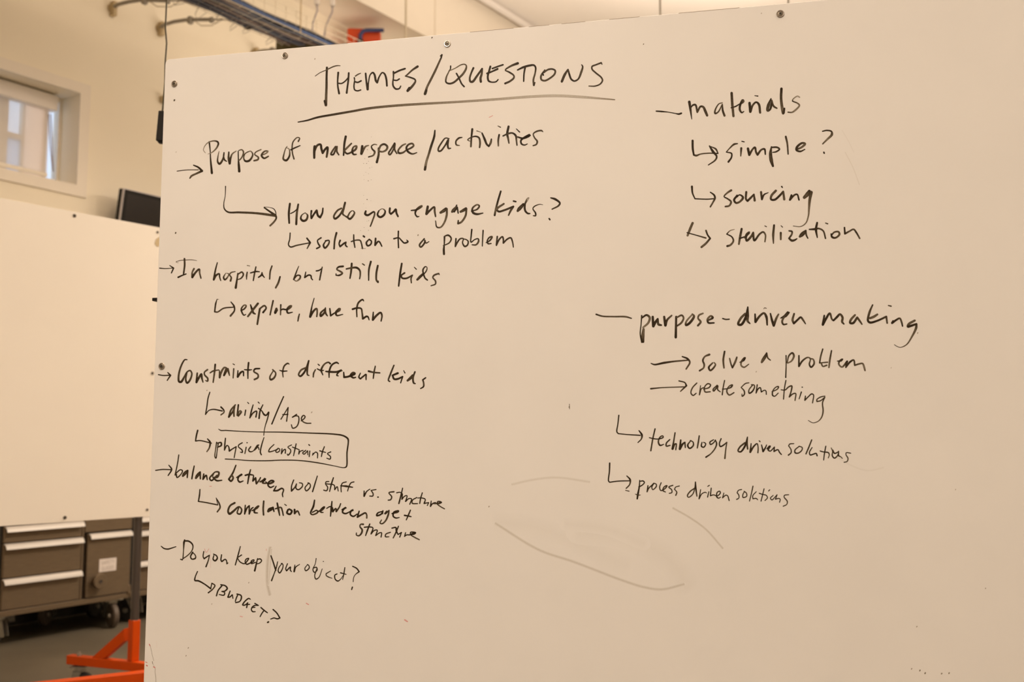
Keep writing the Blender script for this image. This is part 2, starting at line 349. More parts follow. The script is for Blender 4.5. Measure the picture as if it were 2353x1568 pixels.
# ------------------------------------------------------------------ handwriting (flat marker ink on the panel)
INK = """@670 110
#word|heading word THEMES
24 407,228 403,330 402,450,26,.9 398,560,28,.75 395,660,30,.75; 26 382,612 393,655
12:.8 272,325,8 330,285,9 400,255,10 430,240,13 490,213,14 530,205,12 560,206,8
20 537,285,22 530,380,17 532,440,18 547,525,22; 20 658,290 652,380 640,470 634,518,22; 15 540,408 575,410 615,385 655,340
14:.8 735,325,14 765,305 795,292,9; 16 722,345 725,375,12 722,400 718,450 728,485 760,495 795,485; 18 730,390 760,398 800,380
20 852,295 860,380 875,478,26^ 885,400,14 905,310,14 935,285 955,310,22 970,380,24 985,400,22^ 1010,330,16 1045,285,16 1070,300,20 1090,360,22 1097,437,20
20 1172,275 1172,340,15 1165,400,17 1170,440 1200,473 1240,468,16 1256,440,13; 20 1180,292 1240,262 1305,240; 16 1180,372 1210,375 1240,358
24:.85 1450,215,26,1 1390,255,20 1330,310,16 1310,325,14^ 1370,342,18,1 1420,365,18,1 1425,385,20 1390,440,26 1335,495,28; 26 1355,462 1335,492
#slash|tall slash between the heading words
20:.8 1712,95,12,1 1730,80,18,1^ 1722,110,18,1 1700,160,20 1650,270,24 1600,370,24 1560,450,24,.7 1535,530,30,.9; 26 1550,490 1540,525
@980 110
#underline|long underline fading to the right below the heading
18:1 -1477,855,12 -1372,835,18 -1252,800,22 -1072,768,24,.95 -852,730,24,.85 -652,695,26,.75 -352,665,26,.68 -52,645,26,.6 348,623,24,.5 800,592,26,.4 1200,562,28,.33 1500,552,30,.3 1800,567,28,.32 2000,583,20,.4 2165,597,12,.6
#word|heading word QUESTIONS
14 278,210,16 275,245 258,270; 14:.75 270,262,10,.6 330,235,12,.6 400,195,13 440,190,14 458,205,16 455,240,22 420,300,24 370,350,22,.9 310,400,22,.9 260,412,20,1 225,395,18,1 228,340,18 250,290,14 272,245,10; 18 345,295 375,350 405,415 433,446,18
20:.9 540,232,22,1 515,290 498,350 505,388,24 530,390,26 580,325,24 640,240,20,1^ 635,300,24,.8 622,350,26 625,390,26,1
22 735,215,22 720,270 705,330 715,380 750,395,16 800,390,16 825,365,13; 18 758,238 820,215 880,195; 22 698,295 760,270,18 818,243
20:.85 1050,178,28,1 980,205,22 910,250,16 908,260,14^ 960,285,20,1 1005,320,18 1005,345,20 960,385,22 905,410,22,1
24 1048,255,16 1110,225 1180,205 1235,200,20 1255,225,20 1250,290,18,.8 1230,370,20,.8 1235,430,22,.9^ 1247,400,14; 20 1135,225 1122,300,18 1118,385,16
20:.85 1362,255,14 1330,300 1316,335,22 1324,368 1362,378 1420,350 1475,300 1480,262 1450,245,18,1 1400,250 1350,285,16; 16 1335,290 1345,315
24:.9 1557,388,26 1590,310,28 1628,250,18^ 1645,310,22,1 1665,360,20,1 1700,382,18,1 1745,360,18 1780,280,24,.8 1797,215,18 1785,195,12
18:.9 2020,190,10 2010,172,18^ 1950,195,18 1905,215 1905,245 1950,290 2010,340 2025,375 2000,415,16 1940,440,15 1868,440,11
@390 280
#arrow|thin arrow in front of the word Purpose
12:.9 85,568,10 190,555,9 330,553,10; 22 275,500,14 330,525,20 372,566,26^ 310,595,20,.8 250,625,22,.75 232,650,14,.9
#word|word Purpose
18 455,232,18 466,340,12 470,430,16 485,590,26; 12:.7 410,358,7,.5 388,325,8,.5 410,270,9,.6 450,235,12,.6 510,220,14,.8 550,230,20,1 560,250,20,1 540,300,18 490,350,12,.6 440,372,7,.4
14:.85 568,340,7,.6 555,400,12 552,460,20 572,485,24,1 600,455,22 620,400,16,1 625,355,14,1^ 620,400,18 632,440,18,1 655,455,12
20:.9 680,350,16 678,420,24 690,480,26,1^ 700,420,22 720,370,16,.7 765,337,10,.6
14 788,340,12 790,430,14 795,500,26 800,570,28; 14:.75 795,330,10 830,322,14 848,345,18 840,390,16 810,435,14 795,445
18:.85 895,350,10 930,338,12,.6 955,370,16 945,410,20 910,450,24,1 870,452,22,1 852,420,14 865,370,12 900,345,10
14:.8 1050,320,14,.6 990,350,13 977,375,13 1020,410,18 1015,435,20 970,448,18
16:.8 1060,385,10 1110,362,14,.6 1130,340,18,.6 1100,337,16 1070,360,20 1057,390,22,.95 1085,420,20,1 1135,398,16
#word|word of, after Purpose
14:.8 1345,300,8,.6 1370,310,10,.6 1380,340,14 1375,400,20,1 1340,445,24,1 1308,430,22 1315,370,14 1335,305,10 1352,282,7; 15:.9 1480,225,18 1495,190,13 1470,180,13,.7 1420,230,14 1408,290 1412,360 1430,428,16; 18 1395,322 1440,300,16 1500,275,12
#word|word makerspace
26 1668,285,30,1 1663,350,28 1663,415,24^ 1668,340,20 1700,270,24,.9 1735,262,24 1745,310,26 1760,360,24^ 1785,320,24 1815,293,24 1815,340,24 1805,405,22,.85
20:.85 1908,285,18 1870,340,20 1855,375,20,1 1880,378,20,1 1905,330 1925,285,18^ 1922,340,22 1945,380,16
24 2025,170,26 2010,250 2000,385,18; 20:.85 2090,250,18 2040,300,22,.7 2005,335,20^ 2040,367,20,1 2090,350,20 2140,315,24 2150,280,20,.7 2115,290,18,.8 2100,340,24,1 2115,375,20,1 2145,375,16
@830 270
+
26 12,332,28,1 2,418,28^ 30,365,22,.8 50,335,20,.75 85,322,12,.6
15:.85 180,315,11,.6 150,310,12 118,332,14,1 128,365,18,1 155,395,22,.85 140,435,18,.7 85,455,14,1
22 200,355,20 200,430,24,.9 180,515,26,1; 20:.85 200,390,18,.7 225,325,22,.8 265,308,22,1 300,335,24 290,372,22,.75 245,395,18,.7 210,390
18:.9 385,298,20,1 340,370,18 316,412,20 328,430,20 360,390 390,305,16^ 385,370,20 410,415,16
18:.8 510,305,16,.6 470,325,18 425,385,20 435,410,24,1 480,405,20 520,375,16; 20:.9 520,375,16 575,350,20 603,325,20,.75 590,302,20,.8 545,312,20 520,350,22,1 540,395,24,1 590,420,18 640,405,11
#slash|slash between makerspace and activities
24:1 848,150,16 840,220,24 805,330,26 775,430,24,.75 750,510,26,.6 733,600,28,.75; 22 740,570 735,600
#word|word activities
18:.95 1010,245,14 970,238,14 925,290,18 887,360,18 890,387,20 915,385,20 960,330,18 1000,262,24,1^ 995,320,22 1005,357,20 1030,355,12
18:.9 1160,230,12 1125,237,20,1 1090,275,18 1095,315,18 1130,323,12,.6
24 1278,135,24 1268,230,20 1262,335,20,.8; 16:.9 1248,272,11,.6 1225,258,12 1270,228,14 1320,218,18,1 1355,235,20 1367,290,22,.8 1362,345,18; 10:.7 1330,155,11 1378,170,6
22 1390,180,16 1420,250,26 1445,310,22 1468,332,20^ 1490,290,24,.7 1498,250,16,1
24 1587,200,20 1577,260,20,.9 1578,328,16,.7; 11:.8 1573,98,8 1603,113,12
26 1695,105,24 1680,190,26 1690,240,22,.8 1700,297,14; 20 1632,213,16 1690,187,20,.85 1740,180,18 1778,210,24 1785,260,18,.8 1792,320,14; 12 1785,132,9 1822,168,14
22 1800,225,16 1860,240,22 1920,215,32 1942,200,26,1 1880,230,24 1838,265,20 1845,305,20 1880,318,15 1912,305,10
18:.85 2090,165,10 2075,152,18 2020,160,18 1980,190,14 1995,235,16 2025,275,20 2015,310,18 1978,325,14
@490 410
#arrow|long hooked arrow before the question How do you engage kids
12 142,92,12 138,200,8 122,290,10 128,350,14 170,388,18 300,392,22,.95 500,402,24,.85 715,430,28,.8; 6 585,330,6 650,335,6 700,355,10 720,395,10 722,430,8; 18 588,338,16 650,382,20 715,425,26,.9^ 726,455,18 700,500,20,.75 655,545,20,.75
#word|word How
24 882,292,22 870,400,24 874,515,20; 22 978,300,20 962,400,24,.8 955,528,24; 13 890,405,12 930,385 970,350
16:.9 1055,395,7,.6 1085,425,20 1070,478,24 1035,490,26,1 1008,465,22,1 1018,425,14 1060,395,7
20 1130,375,22,1 1125,420,16 1130,458,24^ 1160,410,20 1190,370,24^ 1205,430,24 1230,450,24^ 1255,400,20 1262,345,16
#word|word do
20:.85 1475,345,18 1430,370,20 1387,440,20 1400,465,24,1 1450,430,22,1 1500,340,20 1517,280,22,1^ 1500,350,24 1490,410,20 1515,432,16 1545,450,20,1 1570,468,24,1 1610,430,22 1625,395,18 1605,372,9 1575,390,14 1548,438,20
#word|word you, in the question about engaging kids
24 1755,378,20 1748,410,26 1775,425,24 1850,385,18 1857,410,18,.9 1835,480,18,.8 1808,552,14
20 1905,375,16 1890,420,22 1920,447,24 1965,420,24 1977,375,18 1945,350,8,.6 1905,372,9
22 2032,345,22 2030,395,22 2045,410,22^ 2080,380,22 2100,355,22 2108,400,22 2125,438,20
@900 410
#word|word engage
20 225,370,14 290,360,20 350,318,22,.7 330,322,18,.7 280,370,24 272,410,18 295,442,18 315,438,10
24:.95 415,325,26 400,410,28^ 440,370,22 490,330,20 495,380,22,.8 505,440,16
30:.85 562,395,26 600,372,38 625,350,30,1; 24:.9 635,352,22 632,430,24,.75 600,520,20,.7 560,565,18,.7 520,560,16,1 505,490,11
30:.85 695,385,24 708,372,38 727,353,38 742,330,24 748,308,14,1; 18 720,385 755,335^ 765,400,16
30:.85 792,385,24 830,365,34 855,345,24,1; 22:.9 860,350,22 850,430,22,.8 800,505,22,.7 764,520,22^ 766,485,14
18:.9 918,378,14 985,355,18 1008,318,20 985,303,16,.7 930,345,20 935,393,26,1 980,412,24,1 1050,400,12
#word|word kids, ending the question on engagement
20 1255,150,20 1220,270,22 1195,370,22,.7 1185,425,22; 20:.9 1290,293,20,.8 1210,355,26,.7 1230,382,22,1 1300,365,22 1400,325,22,1^ 1370,370,24,.8 1345,425,16; 24 1402,262,18 1428,268,18
32:.9 1450,375,26 1465,355,40 1490,328,38 1515,298,26,1; 16:.95 1520,310,20,1 1560,260,8,.6 1580,222,7,.6 1562,230,10,.6 1530,320,24 1540,380,22,1 1570,405,20,1 1590,405,14
12:.9 1740,305,5 1700,300,9 1640,325,14 1625,350,12 1655,400,18,1 1655,430,18 1630,430,12
#mark|question mark after kids
22 1830,225,14 1880,240,26 1935,285,20 1920,315,20,.85 1845,355,14,.9; 18 1812,464 1820,476
@490 410
#arrow|short hooked arrow before solution to a problem
15 885,630,14 880,700,14 866,765,14 890,790,16 960,772,16,.85 1110,742,12; 16 1078,690,18 1116,740,20^ 1080,808,12,.85
#word|word solution
16 1240,685,18,.9 1200,715,14 1210,755,18 1227,785,18 1190,808,18; 18 1292,725,12 1268,770,20 1285,802,22 1330,750,18,.9 1332,715,14 1292,720
22 1418,628,22,1 1398,710,20,.9 1390,810,18; 18 1460,715,20 1448,755,16 1460,785,20^ 1510,745,20 1527,735,16^ 1522,770 1540,788,15
18 1616,650,14 1618,720,18 1630,795,14; 16:.95 1588,728,14 1640,712,14 1690,715,16 1705,750,16 1717,808,16; 22 1728,665,20 1740,674,18; 5:.7 1700,805 1752,808
18 1790,705,14 1762,740,20 1775,776,20 1810,762,18 1820,725,16 1795,703; 18 1868,692,20 1862,770,20^ 1900,725,18 1915,735,18 1940,782,14
#word|word to
18 2130,610,18 2128,700,16 2132,798,16; 15 2078,695,18 2135,685,14 2165,715,16 2200,745,18 2240,728,20 2225,710,10
@900 410
#word|letter a between to and problem
18:.95 375,695,16 320,770,20,.85 335,792,18 380,740,20 382,715^ 395,745,14 430,728,9
#word|word problem, at the end of the line about kids
15 608,672,20 605,760,14 600,820,24 602,872,24; 18:.9 612,665,14 650,655,20,1 685,690,18 665,740,16,.85 595,775,12
18:.95 740,695,18 732,785,16^ 760,730,18 790,695,16 825,695,14 815,740,14 840,783,20 870,770,18 880,725,16 850,702,12 824,698,10
18 922,590,18 915,660,16 912,735,14 955,705,12 995,695,14 1000,725,20,.8 970,765,18,.8 925,765,12; 18 1052,600,16 1047,690,14 1043,780,12
17:.95 1088,740,12 1130,715,18 1155,672,20,.8 1125,680 1100,720,16 1110,752,18 1145,750,12
20:.95 1215,670,18 1205,770,18^ 1240,700,18 1275,672,18 1285,705,18 1285,745,18^ 1330,700,18 1370,685,18 1390,730,16 1400,792,13
@350 580
#arrow|small arrow touching the board edge before In hospital
11 85,183,13 150,188,10 245,182,8; 14 200,152,9 245,182,16^ 220,238,13
#word|word In
8:.75 300,122,5,.5 272,112,6 320,95,8 400,88,9 460,87,8 512,97,5; 20:.95 370,75,20,.9 372,150,20 360,248,18; 18 298,288,20 340,268,16 388,250,14
20:.9 480,190,20,.8 460,230,18,.7 460,288,24,1^ 500,230,22 540,195,20 545,240,18,.7 560,298,16
#word|word hospital followed by a comma
18:.95 748,120,12 725,210,18 707,316,22^ 735,265,22 770,248,18 775,285,16 787,325,12
16:.9 845,240,8,.6 820,290,18,1 835,316,20,1 870,280,14,.7 880,250,12 850,240,7,.5; 14:.85 955,222,9 905,235,16,.7 890,260,14 908,290,18 900,328,22
20:.95 985,245,18,.8 975,310,18 960,408,26; 16:.9 985,255,14 1030,228,18 1048,255,18 1020,300,16 980,315,10
20 1092,230,14 1085,270,18,.9 1085,312,9; 8:.7 1092,152,9 1122,158,7; 18 1192,168,14,1 1177,240,18,.9 1162,325,14; 18 1130,238,14 1190,222,18 1232,224,12
18 1222,288,16 1255,262,20 1262,232,11^ 1268,262,18 1290,290,11; 18:.9 1377,158,16 1357,220,18 1350,308,16
20:.8 1470,282,18,1 1450,350,22 1420,408,20
#word|word but
16:.95 1685,160,8 1660,220,14 1628,312,20; 18:.95 1635,300,16 1670,265,16 1702,272,18 1697,303,20,.8 1655,332,14,.5 1630,316,9
16 1765,228,12 1754,290,18^ 1800,262,18 1825,270,18 1830,300,16 1845,318,12; 17:.95 1955,170,12 1940,240,18 1925,318,16; 18 1887,215,16 1920,208,16 1945,190,12
@660 580
#word|word still
20 642,162,22 590,170,20 570,195,16,.85 610,220,20,.8 635,240,20,.8 600,265,20 562,265,14^ 562,248,12
22 742,130,22 735,220,22,.9 722,300,16; 18 680,192,16 740,180,20,.8 800,178,24 835,210,20,.9 840,260,18,.8 833,305,14; 15:.9 865,132,12 888,148,14
20 962,108,22 940,200,20,.95 937,322,14; 22:.95 1042,155,22 1026,240,22 1028,325,20,.85 1045,345,20^ 1047,330,12
#word|word kids, at the end of the line In hospital but still kids
22 1318,130,20 1300,240,22 1282,388,18; 18:.9 1350,238,20 1310,265,18^ 1320,295,20,1 1370,300,20,1 1440,264,16^ 1425,300,18,.8 1428,352,14; 12 1462,172,9 1485,195,13
28:.85 1495,315,22 1530,280,30 1560,245,14,1; 14:.95 1500,320,14 1560,262,14,1 1600,215,14 1608,175,11,.7 1590,165,14 1562,200,18,1 1568,250,18,1 1588,300,18 1613,320,16
18:.85 1750,258,10 1742,245,18^ 1690,265,20 1675,290,16 1705,330,18 1705,365,16 1655,385,13
@350 580
#arrow|hooked arrow before explore
16:.95 765,542,5,.5 745,540,8^ 730,590,18 717,685,16^ 750,688,16,.85 820,645,16,.85 930,632,13,1; 18:.95 905,572,12,1 940,620,20,1 945,670,16 900,732,22,.8
#word|word explore followed by a comma
18:.95 1020,672,14 1060,650,18 1080,615,18,.7 1060,607,14,.7 1025,650,18 1035,700,18 1055,725,16 1075,715,10
22 1130,605,14 1145,650,24 1165,700,24,.9 1185,710,14; 22:.85 1215,590,24,.9 1160,660,24 1100,738,20,.8
24:.95 1237,650,22,1 1225,720,22,.9 1208,828,20,.9; 20:.9 1235,650,18 1290,615,20,.8 1310,640,18 1275,692,22,1
20:.95 1390,558,18,1 1372,640,18,.8 1355,720,16; 22:.85 1428,650,26 1412,700,26,1 1438,665,18; 17 1478,605,18,1 1475,720,14,.8; 16 1478,668,12 1500,655,18 1540,660,18 1575,645,24,.8 1600,618,24,.7 1575,625,22,.8 1550,660,22,.9 1558,698,20,1 1612,690,11
16:.9 1692,712,14 1682,750,18 1675,792,14
@660 580
#word|word have
18:.95 310,530,11 285,620,14 264,742,26,1^ 300,680,24 338,648,20,.8 345,690,18,.8 340,740,16
22:.9 438,650,16 385,700,22 385,735,24,1 430,690,22 440,640,14^ 442,700,22 462,732,14
18 490,648,16 500,730,20^ 540,702,16; 26:.9 545,700,16 600,665,30,.75 605,648,24,.75 562,690,26 568,726,20,1 640,715,10
#word|word fun
19:.95 880,560,12 868,545,20,1 820,580,20 800,650,18 802,742,14; 20 752,655,22 800,642,20 850,648,18 862,700,18,.8 870,765,22^ 915,738,22 930,745,18 942,778,13
20 990,690,14 985,778,24^ 1030,725,24,.9 1075,695,22 1090,730,20,.85 1080,792,15
@350 815
#arrow|small arrow just below the lowest screw
13 70,232,12 130,242,13 205,238,13; 15:.95 178,208,12 210,240,18^ 172,298,13
#word|word Constraints
20:.85 400,60,12,1 375,60,16,1 325,150,20 302,260,22 308,312,24,1 330,316,26,1 370,255,20 402,200,16 435,185,18 455,220,18 430,300,22 400,328,22,1 385,290,20 400,205,12
22:.9 517,215,18 508,320,24,1^ 540,260,24 565,225,22 570,270,22 583,318,14; 18:.85 635,175,20,.7 600,205,16 602,235,18 637,275,20 635,308,18 612,298,10
20 724,115,20 714,220,20,.8 700,320,16,.8; 17:.85 665,212,14 700,190,18 765,178,12
22:.9 772,185,11 775,265,22^ 790,210,24,.8 830,150,20,.7 855,155,14; 26:.85 848,170,22 825,240,22,1^ 870,165,20^ 880,210,20 888,242,12
17:.9 937,165,16 930,270,14,.8; 12:.9 928,108,9 945,118,11; 18 985,185,12 982,258,22^ 1020,205,22 1045,195,18 1050,245,14
20 1108,95,20 1100,185,18 1100,275,14; 17 1060,175,12 1110,178,18 1145,175,10; 19:.85 1235,162,16,1 1180,168,20,1 1168,195,18 1215,230,18 1215,265,20 1175,288,20
#word|word of, after Constraints
20:.8 1385,175,16 1420,215,16,.9 1400,270,22 1362,290,22,1 1352,262,18 1390,190,12; 18:.9 1575,112,10 1560,102,18 1520,130,18 1500,200,16 1505,260,12; 17 1465,182,10 1500,192,18 1550,190,12
@600 815
#word|word different
20:.9 510,155,20,.8 460,180,20,.75 432,235,18 452,250,22,1 500,200,22,1 530,130,20 548,72,18,1^ 532,170,20 535,235,18 552,242,12
18:.85 625,175,14 605,215,18 600,258,16; 17 655,112,12 670,125,14; 19 795,105,20 775,90,16 730,110,18,.75 692,180,22,1 710,235,12; 16 645,165,12 690,185,18 720,182,10
20 890,105,14 870,92,20 815,120,20 785,190,20 782,265,12; 20 745,195,16 800,200,22 870,200,22 930,180,24,.75 900,195,20 875,225,18 872,242,18 890,246,10
18 950,205,14 955,262,22^ 1000,255,22 1078,220,26 1060,207,20,.8 1030,240,24 1060,268,20,1 1088,263,14
18 1142,215,12 1125,262,18 1142,280,18^ 1180,248,18 1208,228,16 1207,260,16 1208,290,13; 17:.95 1314,135,14 1300,200,18 1290,275,14; 22 1237,192,22 1290,205,18,.85 1365,212,16
#word|word kids, after different
19:.95 1528,125,16 1490,220,20,.9 1465,300,16 1480,310,16; 21 1572,215,24 1512,240,20^ 1530,282,22 1570,282,22 1628,255,18^ 1605,328,12; 15 1640,185,9 1655,213,13
30:.9 1685,300,24 1720,270,32 1742,238,20; 19 1770,200,18 1747,270,22,.85 1757,330,20 1775,335,12; 18 1893,268,16 1860,292,18^ 1870,330,18,.8 1868,370,18 1835,392,14
@350 815
#arrow|hooked arrow before ability
15 662,435,13 642,500,14 628,600,14 612,690,13^ 650,645,11 700,632,14 805,650,15; 16 790,605,18 822,640,16 825,665,14,.8 790,695,16,.8
#word|word ability
20:.85 955,580,16,.8 905,640,20,.8 880,720,20,1^ 930,650,20 950,590,14^ 938,650,22,.8 940,710,18
20:.9 990,580,18,1 977,700,18^ 1010,645,12,.7 1022,660,22,.8 990,708,18; 15 1074,640,14 1064,700,14; 13 1095,550,9 1110,565,11
16 1160,580,12 1140,650,16 1122,730,14^ 1160,672,16,.9 1200,652,14 1192,720,16; 13 1218,548,12 1232,562,10
16 1272,580,12 1240,650,17 1228,735,18; 14 1222,620,14 1260,650,12 1285,690,20 1310,700,18 1340,662,14 1325,740,14 1300,820,10 1286,890,9 1282,930,10
#slash|slash between ability and Age
16 1510,485,14 1450,620,15 1375,800,15
#word|word Age
14:.95 1480,745,13 1520,680,11 1563,610,13^ 1555,690,14 1545,768,14; 13 1500,692 1560,690; 13 1660,690,14 1612,722,14^ 1650,707,12 1680,712,13 1685,770,14 1660,830,14,.9 1615,848,14,.9 1600,808,11
14:.95 1712,765,11 1745,740,14 1758,715,14 1740,700,14 1715,735,15 1730,770,14,.8 1770,790,14 1825,792,12
@350 970
#box|open hand drawn box around physical constraints
12 762,82,7 785,97,12 850,98,12 1000,108,10 1200,115,10 1500,118,12 1800,128,13 2100,142,16 2200,160,18 2250,195,20,1 2255,230,16 2240,350,16 2232,515,16 2205,527,10 2100,508,9 1900,470,13 1700,445,12 1500,440,12 1300,447,12 1080,443,11 950,432,10 840,427,12
#arrow|hooked arrow before physical constraints
17 522,98,18 507,160,18 497,220,14^ 550,215,13 680,245,13; 17:.9 635,195,12,1 665,235,22,1 655,300,16,.8 628,342,14,.7
#word|word physical
14 740,235,14 728,320,12,.8 720,400,14,.8 732,418,14 745,340,10 758,250,14; 22:.95 750,245,14 790,238,18 793,270,20 750,292,14
15 842,188,13 835,250,17,.9 830,325,13^ 860,270,13 878,285,13 887,335,18^ 920,312,14 965,285,13^ 955,340,13,.9 942,412,11
13 1035,240,13 995,265,13 990,285,12 1033,325,14 1035,352,15 1012,348,9; 13 1080,292,13 1065,365,11,.9; 13 1090,240
14:.95 1132,285,14 1108,325,15 1125,343,15 1160,335,11 1210,270,16 1225,265,12^ 1175,325,14^ 1218,290,14 1228,320,11
15 1285,180,10 1260,260,14 1243,350,15 1255,378,14
#word|word constraints, inside the drawn box
13:.95 1400,260,11 1350,310,13 1340,343,15 1380,338,13 1425,320,10 1450,305,12,.9 1420,335,13 1430,352,13 1463,335,12 1465,312,12 1445,302,10
14 1492,310,13 1484,368,12^ 1510,325,13 1530,315,13 1530,360,13; 12:.95 1602,265,11 1560,290,11 1590,320,13 1590,350,13 1560,383,16 1552,368,9
14 1655,252,12 1640,320,15 1625,390,11,.9; 12 1613,290 1660,308,12 1690,320,10^ 1685,370,13^ 1700,340,12 1735,328,11
14:.95 1765,328,13 1730,358,14 1745,372,12 1787,332,12^ 1790,378,11; 13 1812,335,12 1805,400,12; 13 1800,262 1810,270; 13 1850,360,12 1842,385,9^ 1880,347,12 1900,360,13 1900,415,11
14 1980,285,12 1957,345,15 1945,400,11; 12 1927,333,14 1995,352,10; 13 2053,345,13 2015,365,11 2050,400,13 2045,428,14 2008,418,11
#arrow|arrow at the board edge before balance
14 38,558,12 110,548,13 222,550,12; 15 190,498,11 222,545,19 182,618,12
#word|word balance
15:.95 305,380,13 290,480,13 262,612,14; 17 275,600,16 285,640,15 335,595,14,.8 347,562,14 325,550,13 278,585,14
26:.9 352,622,24 365,603,36 388,578,34 407,560,20,1^ 402,640,16; 20 482,508,14 467,580,18,.95 455,655,16
26:.9 502,646,24 514,625,34 533,600,34 550,578,20,1^ 553,655,16; 18 592,600,16 583,660,18^ 620,615,18 632,665,13
20:.85 705,590,14 660,650,18,1 680,675,18,1 745,615,18; 20:.9 690,625,16 720,578,14 765,580,20 750,635,20 700,640,18^ 740,675,20,1 800,672,13
#word|word between, on the balance line
20:.95 962,500,15 925,590,20 880,660,20,1; 22 885,650,18 915,618,18,.8 930,645,22,.8 905,683,20,1 885,665
20:.95 970,640,14 1018,612,24,.85 1035,600,18 998,625,20,1 985,665,18,1 1005,692,20,1 1045,680,12; 19 1130,550,14 1112,620,20 1097,710,14; 21 1070,615,18 1110,605,20 1160,612,14
20 1165,620,14 1157,680,18^ 1188,645,20^ 1197,712,18^ 1230,670,18,.8 1245,640,13; 26:.9 1240,690,16 1285,670,32 1302,648,22,1 1270,700,22 1310,708,14
20 1305,690,13 1335,712,16 1375,700,24,.85 1398,684,20 1372,674,18 1338,697,20 1332,730,18 1358,754,18 1400,738,12; 19 1425,740,12 1398,792,18^ 1440,790,20 1490,765,18 1510,780,16,.9 1497,830,15 1502,862,12
@610 1060
#word|word cool
14 325,218,13 300,290,14 300,345,17^ 340,300,15,.9 357,262,12^ 352,315,14 378,330,15 425,290,14,.9 422,258,13 390,250,11; 14:.95 500,252,11 455,310,13 470,343,15 515,300,14 512,264,12 490,252; 16 597,172,11 570,260,15 542,352,15
#word|word stuff
13:.95 730,235,11 697,240,13 692,265,12 715,300,14 705,340,14 670,335,13; 16 782,192,13 760,260,17 738,350,12; 13 700,262,12 790,278,13 797,330,13^ 825,295,12 837,345,11
14 930,240,12 885,255,13 870,300,13 872,355,11; 18 865,285,12 930,290,22 1003,302,12; 14 1018,240,13 985,250,13 962,290,13 945,345,11
#word|word vs.
15 1135,345,13 1135,405,18^ 1165,350,13 1202,323,10; 14:.95 1272,328,12 1215,338,12^ 1238,375,14 1235,402,14 1200,403,13; 17 1295,415
#word|word structure, after vs.
14:.95 1478,353,16 1420,365,13 1452,410,15 1440,445,15 1412,450,13; 17 1578,312,12 1560,390,16 1535,488,17; 13 1510,365,13 1550,360,11 1575,380,14^ 1570,440,14^ 1600,405,12 1628,398,11 1612,465,14^ 1650,432,12 1680,435,13 1660,498,12
13:.95 1740,420,13 1692,450,13 1688,485,15 1750,490,12; 15 1805,365,12 1785,430,15 1775,488,13; 13 1752,425,10 1800,425,13 1838,440,12 1825,488,15^ 1878,478,11^ 1862,512,11
14 1907,460,11 1898,522,15^ 1925,488,13 1955,478,13; 20:.9 1935,490,12 2000,485,22 2025,475,16,1 1985,465,14 1975,490,13,1 2015,525,13,.8 2060,550,12
@350 970
#arrow|hooked arrow before correlation
17 548,778,13 542,850,17 530,915,14^ 600,925,14,.9 750,955,14; 17:.95 735,875,8 768,935,16 780,985,18,.85 748,1035,17,.8; 9 735,875 745,915 755,955
#word|word correlation
22:.9 948,932,22,.9 895,965,20 872,1030,22 888,1058,26,1 930,1030,24 980,985,20 1000,975,14 1028,1010,18 1010,1060,18,1 978,1050,18 1000,975,12
17 1070,960,14 1062,1060,16^ 1090,990,18 1115,965,16^ 1115,1060,16^ 1140,1000,16 1160,985,14
18:.95 1148,1022,13 1205,990,22,.8 1225,965,18,.8 1182,1000,20 1175,1042,20,1 1210,1048,13; 22 1282,912,18 1276,1000,20,.85 1280,1070,18
34 1334,1028,28,.9 1348,1012,42 1370,1000,38 1388,984,20^ 1400,1030,16; 24 1437,935,18 1450,1000,24,.9 1465,1075,14; 17 1415,1000,14 1480,985,18,.85 1495,1020,16 1507,1075,15; 12:.9 1522,948,10 1542,962,12
24 1562,1010,20 1550,1048,22 1585,1062,22 1605,1025,22 1575,1003,18; 24 1637,1010,22 1637,1055,20^ 1670,1025,18,.85 1695,1072,15
@610 1060
#word|word between, on the correlation line
20 565,450,15 552,520,22 520,600,18 540,617,16,.9 600,590,18,.9 592,567,14 540,590,14; 24:.95 600,585,16 650,560,26,.85 678,528,22 640,560,22 637,588,18 665,592,11
22 765,465,14 757,550,22 748,635,13; 17 705,545,12 740,525,14 768,535,16 775,582,20^ 810,545,14,.9 815,580,20^ 850,530,16,.85 865,490,13
20 880,560,14 928,533,22,.85 898,555,20 887,590,18 920,605,18 958,590,14 1012,562,22,.85 985,575,20 977,615,18 1010,637,18 1055,610,14; 20 1078,577,15 1058,645,20^ 1110,615,20,.9 1150,597,18 1165,620,16,.85 1165,655,18,.8
#word|word age
19 1347,578,12 1290,600,17 1280,628,20 1330,612,18 1352,572,14^ 1347,607,13; 20:.9 1395,580,20 1375,608,22 1422,568,14^ 1412,620,20,.9 1380,690,18,.8 1340,722,15 1318,713,15 1335,678,11
24 1455,605,13 1520,585,24,.9 1532,573,18 1478,590,20 1470,635,18 1500,655,16 1540,650,10
#mark|small plus sign after age
16:.95 1668,565,14 1645,620,17 1620,678,12; 18 1600,625,18 1640,632,16 1675,640,13
#word|word structure, on a line of its own under age
16:.9 1125,728,20 1095,728,14 1087,755,15 1112,790,20 1105,830,20 1075,860,16 1045,850,13 1047,828,12; 17 1200,725,15 1172,800,18 1152,858,12
14 1137,762,14 1195,758,15 1235,768,13 1215,838,15^ 1250,800,13 1285,795,13 1268,858,13^ 1310,828,13 1335,825,13 1330,875,13
14:.9 1437,820,13 1385,842,14 1380,870,15 1420,872,11; 17:.95 1530,750,13 1502,820,17 1470,885,13,.85; 17 1455,772,14 1500,765,16 1505,800,18 1525,845,13^ 1565,822,13^ 1545,875,13
15 1612,825,12 1600,867,13^ 1625,850,13 1660,850,13; 26 1650,852,11 1705,835,30 1727,825,18 1670,820,14 1672,848,12,.9 1720,880,15,.8 1770,905,14,.75
